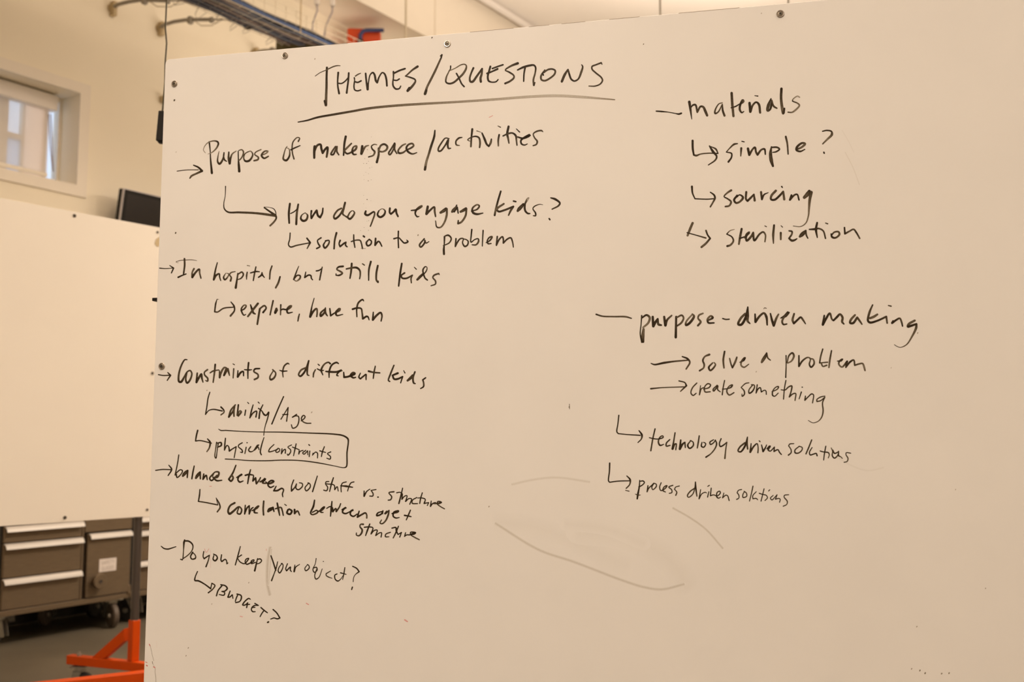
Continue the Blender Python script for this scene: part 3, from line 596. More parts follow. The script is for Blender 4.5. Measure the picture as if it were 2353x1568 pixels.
@350 1220
#mark|small dash before Do you keep
13 103,180,11 135,205,14 180,212,16 225,200,13 272,184,10
#word|word Do
16 372,108,16 365,135,22 360,220,11,.9 352,325,12; 20 325,330,12 345,335,16; 18 370,118,18 420,122,18 460,155,16 468,190,13 450,240,12,.85 400,290,12,.85 350,325,11
15:.95 465,250,18,1 440,300,15 455,327,16 493,320,18 500,300,13 485,270,12 462,252,10
#word|word you, after Do
15 592,240,12 585,300,13 597,322,17^ 640,293,13 657,283,12^ 645,340,13,.9 618,415,16; 16 705,270,13 738,288,14 748,318,17 722,347,19 700,330,16 708,285,11
15 797,278,13 790,340,15 800,355,17^ 840,330,14 855,350,13 858,382,13^ 870,372,11
#word|word keep
14 1013,182,11 990,270,15 955,395,13; 13 1027,280,13 978,312,11^ 1010,360,13 1060,380,13 1095,345,14 1110,318,13 1080,328,14 1068,360,13 1085,387,15 1130,370,14 1168,350,14 1170,335,11 1140,348,14 1140,378,15 1188,365,11
20 1212,320,11 1195,390,17,.95 1178,462,20; 13 1205,335,11 1240,325,15 1258,345,13 1235,373,12 1190,385,10
#word|word Your
17 1365,290,15 1385,345,15 1420,455,17; 15:.95 1442,358,10 1425,430,14 1400,500,11 1372,575,17; 13 1495,375,9 1460,420,11 1448,465,13 1465,487,15 1500,430,12 1502,388,11 1485,378
13 1555,380,11 1535,440,13 1545,462,15^ 1590,418,13 1587,455,13 1600,470,12; 17 1640,395,10 1632,470,20^ 1650,420,12 1695,388,9
#word|word object
12 1787,390,8 1755,435,11 1765,462,13 1805,430,13 1800,400,11 1785,390; 10 1885,320,10 1875,380,8 1848,450,12 1865,480,13 1895,455,14 1888,422,13 1852,430,12
13:.9 1890,450,14 1868,520,11 1882,557,15 1915,540,11 1955,440,8; 10 1968,355; 12:.9 2050,465,10 2000,495,12^ 2000,515,12 2030,535,12 2068,548,8; 12 2125,498,12 2100,512,13 2105,560,14 2135,580,15 2165,560,9 2195,515,6
14:.95 2215,425,11 2205,490,14 2190,562,9; 13 2165,485,13 2230,503,9
@600 1240
#mark|question mark after object
13 1053,310,13 1100,335,15 1128,372,15^ 1085,405,9,.85 1065,440,9,.85 1060,488,9; 17 1050,550,15 1042,578,13
@350 1220
#arrow|hooked arrow before BUDGET
14 520,470,12 495,530,13 490,572,18 530,578,18 600,615,15 672,668,17; 15 685,605,11 672,668,13; 15:.95 685,605,13 720,630,15 700,668,14,.85 645,715,16
#word|word BUDGET followed by a question mark
15 800,635,16 757,690,15 738,750,15; 15 788,622,14 840,635,15 862,665,19 835,695,15 800,700,13^ 832,712,13 825,742,15 770,735,11
15 895,695,13 870,765,17^ 890,765,15 920,738,14^ 928,780,11; 14 980,745,14 965,780,14 955,815,12; 16 975,730,16 1020,745,15 1025,775,17 1005,815,13 960,828,15
16 1128,790,11 1110,780,15 1060,820,15 1040,855,17 1065,857,13 1098,830,13^ 1085,885,15; 12 1060,855 1120,848
15 1215,862,10 1180,860,13 1150,880,15 1140,910,13 1155,932,15 1185,932,11; 13 1145,885 1180,882; 14 1180,838,14 1222,860,10
18 1250,885,15 1290,920,15 1325,945,12; 14 1288,915,13 1262,950,13 1240,990,11; 17 1390,908,15 1430,945,15 1468,1005,15^ 1440,1015,15 1400,1005,13 1362,1018,11; 18 1327,1056 1337,1050
@1490 190
#mark|dash before materials
14 90,328,15 150,332,18 230,340,10 310,355,11 350,362,20 378,353,20
#word|word materials
26 470,222,30 482,300,26,.95 498,420,9; 20:.95 488,290,11 510,260,20 540,255,22 562,340,20,.85^ 600,275,22 630,280,24,.85 655,330,30,.9 675,378,26,.85
14:.85 850,232,12,.6 810,245,12 767,320,18 767,355,20,1 800,340,16,.8 850,250,14,.8^ 855,320,22,1 875,380,24,.85
28:.95 957,120,28 965,250,28,.85 978,385,26,.8; 18 950,290,11 1000,275,16 1050,245,12; 24:.85 1050,250,18 1090,215,32,.75 1085,200,24,.8 1055,260,24,1 1052,315,24,.9 1075,345,18,1 1097,332,12
22 1163,235,28 1172,335,28^ 1200,260,22,.85 1240,225,20 1270,250,26,.95 1285,345,24,.85; 13:.95 1222,150,8 1258,155,14
32:.85 1410,185,14,1 1380,260,34 1372,320,32 1398,310,20,.95 1415,250,26,1 1420,200,12^ 1440,270,22,.9 1478,295,16
28 1530,70,28,1 1526,180,28,.9 1540,300,32,.7 1550,352,30,.9; 20 1564,298 1558,350
12:.7 1738,168,14,.45 1715,155,13,.45 1660,195,12,.6 1657,213,13,.95^ 1720,240,15,.75 1737,262,18,.6 1680,325,20,.55 1650,342,15,.7 1605,340,13,.95
#arrow|hooked arrow before simple
22 508,668,24,1 510,760,24 522,832,20^ 550,840,22,.85 600,822,14,.8 700,812,14,.8 800,815,14; 20:.95 703,730,16 740,790,28,1 785,850,20 770,890,18,.85 690,948,12,1; 12 715,735,9 775,765,20,.85 800,812,12
#word|word simple
18 1025,702,12 985,710,22,.9 930,760,13,.8 895,800,11^ 955,815,18 955,860,18 920,912,22
22 1068,755,24,.95 1062,845,12,.85; 14 1075,675,12 1102,682,12; 24 1145,760,28 1160,832,26^ 1200,765,20,.85 1225,745,22 1238,800,22,.9 1255,830,24^ 1300,772,20,.85 1335,765,22 1345,825,15
26:.9 1415,738,14 1405,810,34 1412,890,40,.85 1432,960,24,1; 20:.95 1420,745,18 1480,745,20 1508,765,18 1470,795,18 1430,803,12; 20:.95 1580,622,22 1597,700,20,.8 1607,822,16
22:.95 1700,770,18 1760,745,22,.7 1802,705,26,.7 1770,695,22,.9 1710,740,26 1702,775,24,.9 1745,792,20 1800,768,11
#mark|question mark after simple
18:.95 2003,560,14 2050,550,16,1 2105,562,18,1 2110,598,28,.8 2060,650,22,.6 2005,705,15,.8; 18 2018,802 2022,812
@1540 400
#arrow|hooked arrow before sourcing
22 250,145,24 257,220,18 285,285,14^ 340,288,13 430,290,13 500,285,12; 18 462,210,13 505,243,20 515,275,22,.95 490,330,18,.8 462,378,17,.85
#word|word sourcing
20:.9 702,188,24,.85 660,215,20,.7 620,260,13,1 660,285,16,1 700,320,22,.8 680,365,20,.75 635,375,18
22 770,248,22 735,300,24 757,333,22,.95 800,320,22,.75 837,270,26,.95 800,240,14 765,265,16; 24:.95 875,208,24 872,290,22,.85 890,310,24,1^ 930,270,24,.85 963,235,18^ 972,305,26,.85
24 1045,208,24,.85 1055,292,22,1^ 1080,238,18 1128,215,9; 24:.85 1215,193,26,.8 1165,250,26,.75 1160,292,22,1 1200,297,24,1 1260,248,24,1 1300,203,22^ 1312,292,26,.75; 18 1283,145,18 1292,158,10
24 1395,245,22 1377,298,22^ 1430,242,20,.9 1460,235,18 1482,298,18; 42:.8 1543,270,34 1580,232,48,.8 1600,198,32,1; 24:.85 1622,212,36,.85 1605,300,30,.8 1597,400,22,.65 1590,480,16,.65 1560,565,13,.65 1500,605,9,.7 1415,598,7,.8
#arrow|hooked arrow before sterilization
22:.75 258,565,26,.8 230,630,28,.75 200,708,24,.7; 13 193,675,12 300,705,12 410,737,18,.8; 20:.95 412,652,20,.85 430,700,18,1 460,742,20,1^ 410,800,24,.75 360,842,24,.75
#word|word sterilization
15:.95 738,638,8,.5 690,652,11,.6 650,692,13,1^ 710,725,16,1 727,770,20,.8 690,820,22,.7 657,830,24,1
24:.95 822,632,24,1 805,720,26,.85 790,808,20,.75; 18 800,742,16 860,722,16; 24:.85 858,735,18 885,690,28,.8 912,672,24,.8 875,720,20 880,768,24,1 935,715,26,.8 955,675,22^ 968,765,24,1 1030,690,20,.9 1070,668,20 1095,700,18,.75 1090,780,15,.75; 12:.85 1088,597,9 1107,607,11
22:.9 1195,590,22,1 1185,700,26,.8 1188,798,13; 24:.9 1272,678,24 1272,753,20,.75; 12:.85 1275,595,9 1292,612,11
22:.95 1367,655,16 1400,662,20 1400,690,20,.75 1367,742,20^ 1400,767,26 1430,762,22 1458,745,13
38:.9 1492,720,26 1508,705,42 1530,684,44 1548,664,30 1560,650,16,1; 18 1560,655^ 1565,700,20,.85 1583,740,14
28 1690,562,22 1677,640,28 1692,730,14; 20 1600,638,14 1660,635,24 1710,628,18,.85 1760,655,18,.85 1787,742,16; 16:.9 1788,565,12 1812,573,13
20:.8 1862,698,14,1 1885,672,18 1935,665,20 1947,695,22 1900,735,20,.9 1862,725,24,1 1852,690,16,1; 20 2005,617,18 2010,688,20^ 2060,660,18,.8 2110,637,18,.8 2140,672,20,1 2180,742,18,.8
@1350 680
#mark|long dash before purpose-driven
16 100,214,18 170,235,17,.85 300,240,17,.8 440,242,20,.75 505,260,13
#word|word purpose- of purpose-driven
14 624,228,16 616,330,12 607,440,14 625,535,18; 24:.85 645,385,26,.7 637,460,38,.75 640,530,26,1; 20:.85 625,255,18,1 680,222,22,1 715,250,26,.7 700,310,24,.65 640,365,20,.6
28 750,243,26,.95 757,350,30,1^ 790,290,26 808,265,20^ 817,330,28,.8 848,338,20
28:.95 882,242,24 896,340,30,1^ 915,280,24,.9 968,227,18,.75
26:.95 1020,242,24 1018,340,24 1015,478,28,1; 22:.75 1030,248,18 1085,225,20,.85 1105,255,20 1080,310,22 1022,352,18,.9
24 1205,215,16,.6 1135,300,20,.65 1132,338,24,1 1170,318,28,1 1225,235,26,.8 1205,208,14,.6; 21:.75 1328,203,18,.65 1282,225,20 1272,260,18,.8 1302,300,24 1270,343,22,.9
24:.85 1375,290,12 1440,252,28,1 1420,232,20,.7 1382,270,24,.7 1390,310,22,1 1455,312,16,1; 15 1555,262,14 1590,272 1630,270
@1680 680
#word|word driven of purpose-driven
24:.85 162,208,26,.8 110,260,26,.75 82,328,26,.95 115,333,28,1 165,255,28,1 192,130,16,1^ 190,230,32,.95 190,290,28,.75 217,320,13,1
22 275,212,18 280,302,26^ 330,232,24,.9 378,200,22,.85 405,240,28,.95 415,335,18; 9:.8 375,152,7,.5 385,138,9 405,145,8; 28 452,205,16 470,280,26,1 490,343,28,1^ 520,260,26,.75 545,213,18,.7
30 570,257,12 625,230,36,.85 660,188,32,.85 608,245,24,.7 587,300,22,.8 602,330,20,1 640,325,16,.9; 22 725,207,20,.9 707,280,26,.7 722,318,24,1^ 770,272,22,1 800,247,22 825,275,22,.8 855,322,13
#word|word making
26 1072,228,20,1 1055,332,28,1^ 1095,258,26 1135,202,22,.9 1160,270,20,.8 1178,285,20^ 1220,242,26 1252,212,22,.85 1282,250,26,.85 1277,300,26,.8 1297,325,16
26:.85 1425,222,22,.75 1378,275,26,.75 1368,312,24,1 1402,315,26,1 1450,250,24^ 1480,290,22,.85 1505,328,16
24:.95 1628,105,16 1592,190,26,.8 1575,290,24,1 1600,308,26,1 1680,288,22,1 1785,240,22,.9^ 1795,315,18,.85; 26:.75 1682,215,22,.75 1640,242,28,.7 1598,258,24,.8; 15:.9 1808,112,12 1840,120,16
24 1862,288,16 1852,313,26^ 1900,278,22 1940,260,20,.85 1960,300,20,.85 1972,350,16; 26:.9 2112,285,24,.75 2045,325,28,.75 2032,355,26,1 2080,342,26,1 2132,325,22,1^ 2128,370,28,.8 2080,470,20,.7 2020,560,13,.75 1955,593,8,.9 1920,588,7 1877,563,7
@1350 680
#arrow|long arrow before solve a problem
18 730,778,10 770,792,18 880,772,24 1000,755,18,.85 1150,742,15,.85; 20 1090,700,14 1150,725,22,1 1177,765,20,.8 1135,843,17,.8
#word|word solve
19:.8 1402,677,24,.85 1350,700,18,.7 1327,745,20,.95 1342,790,20,.8 1335,830,18,.7 1290,862,20,.9
20 1440,772,16,.7 1395,825,22,1 1412,860,20,.9 1450,830,20,.9 1472,790,18,.7 1455,768,12,.7; 24 1577,642,20,1 1562,740,22,.8 1570,830,18,.75
19:.85 1635,722,16,.7 1652,790,16,.9 1667,828,18,1^ 1700,760,24,.7 1718,708,18,.85; 22:.85 1750,767,9 1795,742,24,1 1812,712,22,.9 1775,750,20,.7 1767,800,18,.65 1800,823,18,.7 1855,788,11,.8
@1680 680
#word|letter a between solve and problem
30 352,765,24,.75 366,740,34,.75 386,708,36,.85 408,663,18,1; 18 408,660 422,715,17,.8 452,742,12,.9
#word|word problem, after solve a
16 632,688,14 633,800,13,.85 628,940,15; 20:.8 645,770,13 665,690,18 705,658,20,1 722,690,24,.7 695,750,18,.65 650,775,14,.65
19:.95 780,690,17 780,812,20^ 820,750,20 880,710,16,.75 912,722,13,.65 900,790,18 920,822,20,1 955,780,20,.8 942,730,17,.7 905,725,12
18:.95 1054,614,16 1030,700,18,.8 1018,773,16^ 1050,770,12 1110,765,16,.75; 20:.75 1037,775,18 1055,812,16 1100,800,18; 20:.95 1155,632,16 1137,730,20,.8 1125,825,18,.65
19:.9 1222,752,11 1265,748,20 1282,728,18 1245,755,20,.85 1240,790,18,.75 1275,820,18,.65 1335,755,22,1^ 1320,823,18^ 1370,760,22,1 1410,740,18,.85 1422,800,18^ 1470,785,18,.8 1512,780,18,.75 1530,820,22,.6 1540,860,18,.75
@1350 680
#arrow|long arrow before create something
15 728,1070,18 850,1058,12,.85 1000,1052,12,.8 1130,1048,12; 17:.95 1052,980,14 1120,1000,14 1138,1035,20,1^ 1070,1100,13,.8
#word|word create
16:.9 1257,1005,14 1207,1060,15,.8 1190,1120,14 1215,1147,15 1250,1122,12; 15:.9 1300,1035,10 1288,1140,14^ 1310,1070,13 1335,1058,12
16:.9 1335,1075,11 1400,1055,15 1415,1025,15 1385,1012,15 1347,1050,13 1352,1105,17,.75 1412,1105,13; 17:.9 1492,1030,14 1445,1078,15 1450,1097,17 1500,1038,15^ 1497,1080,15 1527,1105,11
15:.95 1577,975,13 1560,1060,14,.85 1550,1140,14; 13 1553,1075,12 1610,1070,11; 16:.85 1608,1072,11 1655,1050,18,.95 1667,1025,16 1625,1045,13 1602,1100,16 1630,1142,17,.75 1685,1115,13,.9
@1680 680
#word|word something
14:.9 205,1002,11 165,1010,13 115,1055,11^ 150,1095,15 152,1135,15 127,1157,15 125,1130,9; 15:.85 250,1025,13 205,1085,13 208,1122,17,1 240,1105,17,1 270,1050,15 265,1028,13 235,1025
15 300,1025,13 287,1120,13^ 310,1072,15 335,1057,13 347,1108,13^ 385,1087,11 400,1095,12 405,1135,12; 15:.9 470,1105,11 535,1072,13 545,1045,15 515,1052,12 480,1095,13 477,1145,17,1 500,1157,13 542,1120,11
15:.95 630,975,13 613,1070,13 603,1190,13; 15:.9 575,1082,11 620,1085,13 660,1050,15 697,1038,17 690,1100,15 670,1163,17^ 710,1130,14 742,1125,14 735,1205,13,.8; 13 808,1108,14 782,1188,10; 13 818,1052
17:.95 855,1155,13 848,1202,15^ 890,1160,13 925,1130,15 947,1138,13 937,1233,13,.85; 14:.9 1078,1155,11 1030,1165,13 985,1197,13 988,1217,15^ 1030,1207,13 1078,1168,13^ 1052,1230,14 1058,1330,16,.85 1040,1400,14,.75 1000,1445,10,.75 940,1462,8 888,1435,7
@1380 940
#arrow|hooked arrow before technology
15 210,75,15 200,170,13 188,265,15 205,285,13^ 300,295,12 455,305,14; 20 442,250,12 475,300,24,1 470,345,15,.85 430,388,11
#word|word technology
17:.9 627,230,15,1 602,340,16 578,482,16; 13 562,332,12 620,345,13 665,347,12 720,328,15 715,310,13,.9 685,325,15,.9 665,380,18,.85 685,420,19,1 727,408,10
16:.95 797,353,13 757,395,16 757,428,18,.85 800,420,13; 19:.9 857,275,14,1 842,370,16 828,460,26,1^ 850,412,20 870,400,14 865,470,14
26:.95 922,360,18 912,462,26,1^ 945,405,22 970,385,16^ 975,445,14; 17:.9 1040,363,11,.7 1002,420,20,1 1025,455,17,1 1067,420,18,.85 1062,380,13 1030,365,11; 19:.9 1135,310,14,1 1125,380,17 1113,450,15,.8
15 1167,385,12 1160,430,17 1187,442,15 1210,400,13 1185,385,11; 16:.95 1300,355,12 1257,385,16 1265,410,15 1305,385,13 1320,358,12^ 1335,400,17,1 1320,450,15,.85 1270,515,13,.8 1212,556,18,1
16:.9 1387,343,14,1 1367,400,15 1378,433,17,1 1410,420,16,1 1452,385,13^ 1440,470,14,.8 1430,570,18,.8
#word|word driven, after technology
18:.9 1660,392,20,.8 1602,440,18 1582,485,17 1610,495,18,1 1660,430,22,1 1690,325,13,1^ 1685,400,20 1692,462,17
20:.95 1732,400,12 1722,498,22^ 1760,435,19 1800,400,13 1812,440,13,.85 1810,505,14; 16:.85 1825,368,13 1835,378,13; 17 1852,415,12 1870,490,20^ 1895,450,16 1910,415,11
24:.95 1912,460,11 1948,430,26 1928,470,20 1950,487,13 2000,440,13^ 1995,490,16^ 2040,470,14 2058,500,15 2080,525,13
@1560 960
#word|word solutions, after technology driven
15:.9 1322,300,11 1275,305,13 1262,325,12^ 1290,370,13,.85 1290,405,14 1260,432,17,.85; 15:.9 1385,330,12 1335,375,14 1337,405,17,1 1370,410,15 1415,375,13 1418,345,13 1385,330,11
16:.9 1528,257,14 1495,340,16 1462,418,15; 15 1532,345,11 1502,400,13 1510,430,15 1550,420,14 1580,413,15 1590,440,15; 15 1690,330,13 1675,410,14 1665,490,11; 13 1625,385,13 1660,395,12 1720,405,14 1730,430,13,.75 1718,465,11,.75
15:.8 1752,350,12,.6 1768,385,13 1765,440,15,.95 1790,467,15,1 1830,430,14 1837,385,13 1838,440,16,1 1860,450,11 1880,470,11; 14:.95 1772,375,12 1790,412,16 1835,395,12; 13:.95 1977,410,11 1925,405,11 1922,430,11^ 1945,470,15,.75 1935,505,13,.75 1900,515,11
@1380 940
#arrow|hooked arrow before process
17 105,625,17 102,720,15 92,830,14 105,845,13^ 200,832,13 345,828,12; 17:.95 302,772,12 340,815,20,1 335,870,15,.8 295,915,13; 10:.85 288,938,9 328,948,11
#word|word process
19 450,822,11 445,900,15 430,980,22 422,1035,17; 13 450,835,11 490,830,15 505,847,13 480,877,13 440,900,14; 13:.85 398,980,6 430,992,16 460,992,6
15:.95 545,885,14,1 535,955,13^ 555,912,13 590,880,13 615,855,12 590,900,12 600,930,12,.85 640,895,14 640,867,12 610,855,10
13:.9 697,850,12 680,900,13 692,940,13 725,930,12 757,900,15 765,882,13 730,900,13 717,940,15 747,957,11; 13:.9 832,880,13 785,900,13 817,930,13 820,963,13 790,972,11; 13:.95 907,888,11 865,900,11 850,925,11^ 877,960,13,.85 865,995,15,.85
@1560 960
#word|word driven, after process
15:.85 185,812,14 130,850,15 98,900,15 110,918,13 160,880,13 185,800,13 190,742,13,1^ 197,830,17,1 207,905,13
13:.95 250,830,11 232,935,14^ 265,877,11 305,860,11 318,868,9; 11:.85 332,792 350,780; 13 345,853,10 330,915,13; 14 372,812,12 362,900,13^ 400,890,11 440,902,11 477,868,13 470,848,13 440,862,13,.9 437,915,15 458,928,12 480,915,9; 14:.95 517,868,10 502,925,12^ 540,893,12 560,900,12 578,955,13
#word|word solutions, after process driven
12:.95 722,828,11 685,838,11 670,865,11^ 690,895,12 690,925,11 665,942,13,.9; 12:.9 755,850,11 735,890,12 738,920,13 780,905,12 775,867,12 750,850; 14:.9 852,790,13 835,870,12 812,962,11; 12:.95 890,853,9 850,900,11 852,935,12^ 890,930,11 905,945,11
13 980,820,11 965,880,12 945,962,11; 12 925,872,12 965,885,11 1005,895,11 1018,925,12,.85 990,955,11,.8; 11:.85 1032,845 1045,832; 12:.95 1085,895,9 1053,928,12 1070,948,12 1110,910,10 1130,888,10^ 1110,940,11^ 1150,930,11 1165,940,11 1158,975,11
13:.95 1264,888,10 1215,895,11 1210,915,12 1247,965,14,.8 1240,1000,11,.8 1200,1020,11,.9"""
BLACK = (.026, .017, .008)
def parse_ink(txt):
    """-> list of (kind,label,[stroke]) ; stroke=list of pieces; piece=list of (x,y,w,d) px"""
    parts=[];ox=oy=0.0;sc=5.0064
    for line in txt.strip().splitlines():
        line=line.strip()
        if not line or line=='+': continue
        if line[0]=='@':
            t=line[1:].split(); ox,oy=float(t[0]),float(t[1]); sc=float(t[2]) if len(t)>2 else 5.0064; continue
        if line[0]=='#':
            k,l=line[1:].split('|'); parts.append((k,l,[])); continue
        for s in line.split(';'):
            t=s.split()
            w,_,d=t[0].partition(':'); w=float(w); d=float(d) if d else 1.0
            piece=[]; 
            for q in t[1:]:
                br=q.endswith('^'); v=[float(a) for a in q.rstrip('^').split(',')]
                p=(ox+v[0]/sc, oy+v[1]/sc, (v[2] if len(v)>2 else w)/sc, v[3] if len(v)>3 else d)
                piece.append(p)
                if br: parts[-1][2].append(piece); piece=[p]
            parts[-1][2].append(piece)
    return parts
def smooth(P,step=1.6):
    if len(P)==1:
        x,y,w,d=P[0]; return [(x-.3,y,w,d),(x+.3,y,w,d)]
    if len(P)==2:
        Q=[P[0],P[1]]
    out=[]
    n=len(P)
    for i in range(n-1):
        p0=P[max(i-1,0)];p1=P[i];p2=P[i+1];p3=P[min(i+2,n-1)]
        L=math.hypot(p2[0]-p1[0],p2[1]-p1[1]); m=max(2,int(L/step))
        if n==2:m=1
        # centripetal-ish tangents
        def tan(a,b,c):
            da=max(math.hypot(b[0]-a[0],b[1]-a[1]),1e-6)**.5; db=max(math.hypot(c[0]-b[0],c[1]-b[1]),1e-6)**.5
            return da,db
        t1=max(L,1e-6)**.5
        t0=max(math.hypot(p1[0]-p0[0],p1[1]-p0[1]),1e-6)**.5; t2=max(math.hypot(p3[0]-p2[0],p3[1]-p2[1]),1e-6)**.5
        M=[]
        for k in (0,1):
            m1=(p2[k]-p1[k]); m2=m1
            if i>0: m1=t1*((p1[k]-p0[k])/t0-(p2[k]-p0[k])/(t0+t1)+(p2[k]-p1[k])/t1)
            if i<n-2: m2=t1*((p2[k]-p1[k])/t1-(p3[k]-p1[k])/(t1+t2)+(p3[k]-p2[k])/t2)
            M.append((m1,m2))
        for j in range(m):
            t=j/m; h1=2*t**3-3*t*t+1;h2=t**3-2*t*t+t;h3=-2*t**3+3*t*t;h4=t**3-t*t
            x=h1*p1[0]+h2*M[0][0]+h3*p2[0]+h4*M[0][1]; y=h1*p1[1]+h2*M[1][0]+h3*p2[1]+h4*M[1][1]
            out.append((x,y,p1[2]+(p2[2]-p1[2])*t,p1[3]+(p2[3]-p1[3])*t))
    out.append(P[-1]); return out

def ribbon(store, P, col, soft, eps, lift):
    Q = smooth(P) if len(P) != 2 else P
    if len(P) == 2:
        L = max(2, int(math.hypot(P[1][0] - P[0][0], P[1][1] - P[0][1])/2)); Q = [tuple(P[0][k] + (P[1][k] - P[0][k])*i/L for k in range(4)) for i in range(L + 1)]
    q = [Q[0]]
    for p in Q[1:]:
        if math.hypot(p[0] - q[-1][0], p[1] - q[-1][1]) > .25: q.append(p)
    if len(q) < 2: q.append((q[0][0] + .4, q[0][1], q[0][2], q[0][3]))
    rows = []; n = len(q); CR = (-1, -.62, 0, .62, 1)
    for i, (x, y, wd, d) in enumerate(q):
        a = q[max(i - 1, 0)]; b = q[min(i + 1, n - 1)]; tx, ty = b[0] - a[0], b[1] - a[1]; l = math.hypot(tx, ty) or 1; tx /= l; ty /= l
        rows.append((x, y, wd*.5*WID, d, tx, ty))
    fin = []
    r0 = rows[0]; rn = rows[-1]
    for a in (80, 55, 28): fin.append((r0[0] - r0[4]*r0[2]*math.sin(R(a)), r0[1] - r0[5]*r0[2]*math.sin(R(a)), max(r0[2]*math.cos(R(a)), .02), r0[3], r0[4], r0[5]))
    fin += rows
    for a in (28, 55, 80): fin.append((rn[0] + rn[4]*rn[2]*math.sin(R(a)), rn[1] + rn[5]*rn[2]*math.sin(R(a)), max(rn[2]*math.cos(R(a)), .02), rn[3], rn[4], rn[5]))
    base = len(store['v'])
    for j, (x, y, hw, d, tx, ty) in enumerate(fin):
        for c in CR:
            u = x - ty*hw*c; v = y + tx*hw*c
            lx, lz = N.px(u, v); store['v'].append((lx, -eps - lift, lz))
            if soft: dd = d*(1 - abs(c)) * (1 if 2 < j < len(fin) - 3 else 0)
            else:
                dd = d**1.6
                if d < .97: dd = min(1, dd*(1.10 if abs(c) == 1 else (1.0 if c else .84)))
                else: dd = dd*(1 if abs(c) > .1 else .93)
            store['c'].append((*col, dd))
    for j in range(len(fin) - 1):
        for k in range(4):
            a = base + j*5 + k; store['f'].append((a, a + 1, a + 6, a + 5))
WID = 1.05
def ink_object(name, strokes, col=BLACK, soft=False, eps=.00012, **k):
    st = {'v': [], 'f': [], 'c': []}
    for i, pc in enumerate(strokes): ribbon(st, pc, col, soft, eps, 0.000004*(i % 40))
    me = bpy.data.meshes.new(name); me.from_pydata(st['v'], [], st['f']); me.materials.append(m_ink)
    ca = me.attributes.new('ink', 'FLOAT_COLOR', 'POINT')
    ca.data.foreach_set('color', [c for q in st['c'] for c in q]); me.update()
    if me.polygons and me.polygons[0].normal.y > 0: me.flip_normals()
    return link(name, me, nb, **k)
KIND = {'word': 'handwritten_word', 'arrow': 'drawn_arrow', 'slash': 'drawn_slash', 'underline': 'drawn_underline', 'mark': 'punctuation_mark', 'box': 'drawn_box'}
for kd, lb, st in parse_ink(INK):
    ink_object(KIND[kd], st, label=lb)
# faint marks: eraser streaks, pen specks, red flecks
def pl(*p, w=5, d=.1): return [(x, y, w, d) for x, y in p]
ink_object('eraser_streak', [pl((1176, 1114), (1225, 1103), (1278, 1098), (1355, 1108), w=7, d=.05)], soft=True, eps=.00006)
ink_object('eraser_streak', [pl((1546, 1168), (1585, 1190), (1623, 1218), (1661, 1261), w=6, d=.09)], soft=True, eps=.00006)
ink_object('eraser_streak', [pl((1138, 1203), (1238, 1264), (1319, 1292), (1432, 1335), (1480, 1350), (1521, 1355), (1572, 1343), w=8, d=.085)], soft=True, eps=.00006)
ink_object('eraser_streak', [pl((1140, 1200), (1240, 1215), (1350, 1260), (1440, 1300), w=50, d=.010), pl((1330, 1220), (1440, 1235), (1540, 1290), (1580, 1350), w=60, d=.012), pl((1300, 1205), (1390, 1215), (1480, 1250), w=30, d=.010)], soft=True, eps=.00004)
ink_object('eraser_streak', [pl((621, 1258), (616, 1285), (614, 1320), (615, 1345), (620, 1368), w=9, d=.10), pl((624, 1262), (621, 1300), (617, 1345), w=4, d=.07)], soft=True, eps=.00006)
ink_object('eraser_streak', [pl((1935, 300), (1950, 325), (1962, 350), w=3, d=.02)], soft=True, eps=.00006)
ink_object('eraser_streak', [pl((1925, 1052), (1960, 1072), (1995, 1082), (2030, 1075), w=5, d=.018)], soft=True, eps=.00006)
ink_object('eraser_streak', [pl((1942, 350), (1960, 385), (1975, 425), w=3, d=.035)], soft=True, eps=.00006)
sp = [(c[0]/6.03 + 820, c[1]/6.03 + 300, c[2]) for c in ((200,90,5),(147,268,8),(190,322,6),(110,390,7),(162,428,6),(135,457,9),(95,457,7),(178,520,7),(208,508,5),(125,580,5),(163,600,5),(158,698,9),(200,685,6),(100,680,5),(95,900,5),(142,957,12),(195,975,4),(95,1015,5),(165,1250,7),(140,1258,5),(100,1345,6),(52,1388,6),(162,1385,7),(95,620,4),(128,1075,4))]
SPK = [[(x, y, s_/6.03*.9, .45 + .03*s_)] for x, y, s_ in sp]
for x, y, s_, d in ((401, 230, 3.6, .75), (404, 535, 3, .8), (1479, 101, 2, .6), (993, 86, 2.4, .8), (961, 540, 2.4, .5), (1308, 935, 1.6, .6), (1124, 1164, 2.4, .4), (724, 135, 2, .4),
                   (2095, 1537, 2.2, .5), (2114, 1541, 3, .55), (2126, 1547, 3.2, .55), (2164, 1548, 3, .45), (2181, 1547, 3, .5), (2107, 1440, 2.6, .35), (2196, 1125, 2, .3), (2265, 1352, 2, .45),
                   (717, 947, 1.6, .5), (716, 948, 1.5, .4), (1738, 854, 2, .35), (476, 897, 1.5, .5), (1750, 30, 1.6, .4), (2109, 765, 2.4, .4), (2048, 845, 1.8, .3), (433, 1489, 2, .5), (428, 1507, 2, .4), (405, 349, 2.5, .2), (572, 1339, 1.8, .4), (487, 1388, 2, .3)):
    SPK.append([(x, y, s_, d), (x - .8, y + 1.6, s_*.8, d)])
SPK.append(pl((1308.5, 929), (1309, 940), w=1.3, d=.6))
ink_object('pen_speck', SPK, kind='stuff', label='scatter of tiny dark pen specks')
ink_object('thin_pen_line', [pl((344.5, 1482), (348, 1496), (349.7, 1505), (353.5, 1519), w=.8, d=.45), pl((350, 1521), (351, 1526), w=1.3, d=.5), pl((351.5, 1526), (356.8, 1537), w=.8, d=.3), pl((356.8, 1537), (356.5, 1546), (358, 1558), (358.5, 1572), w=.9, d=.45)])
RED = (.42, .03, .03)
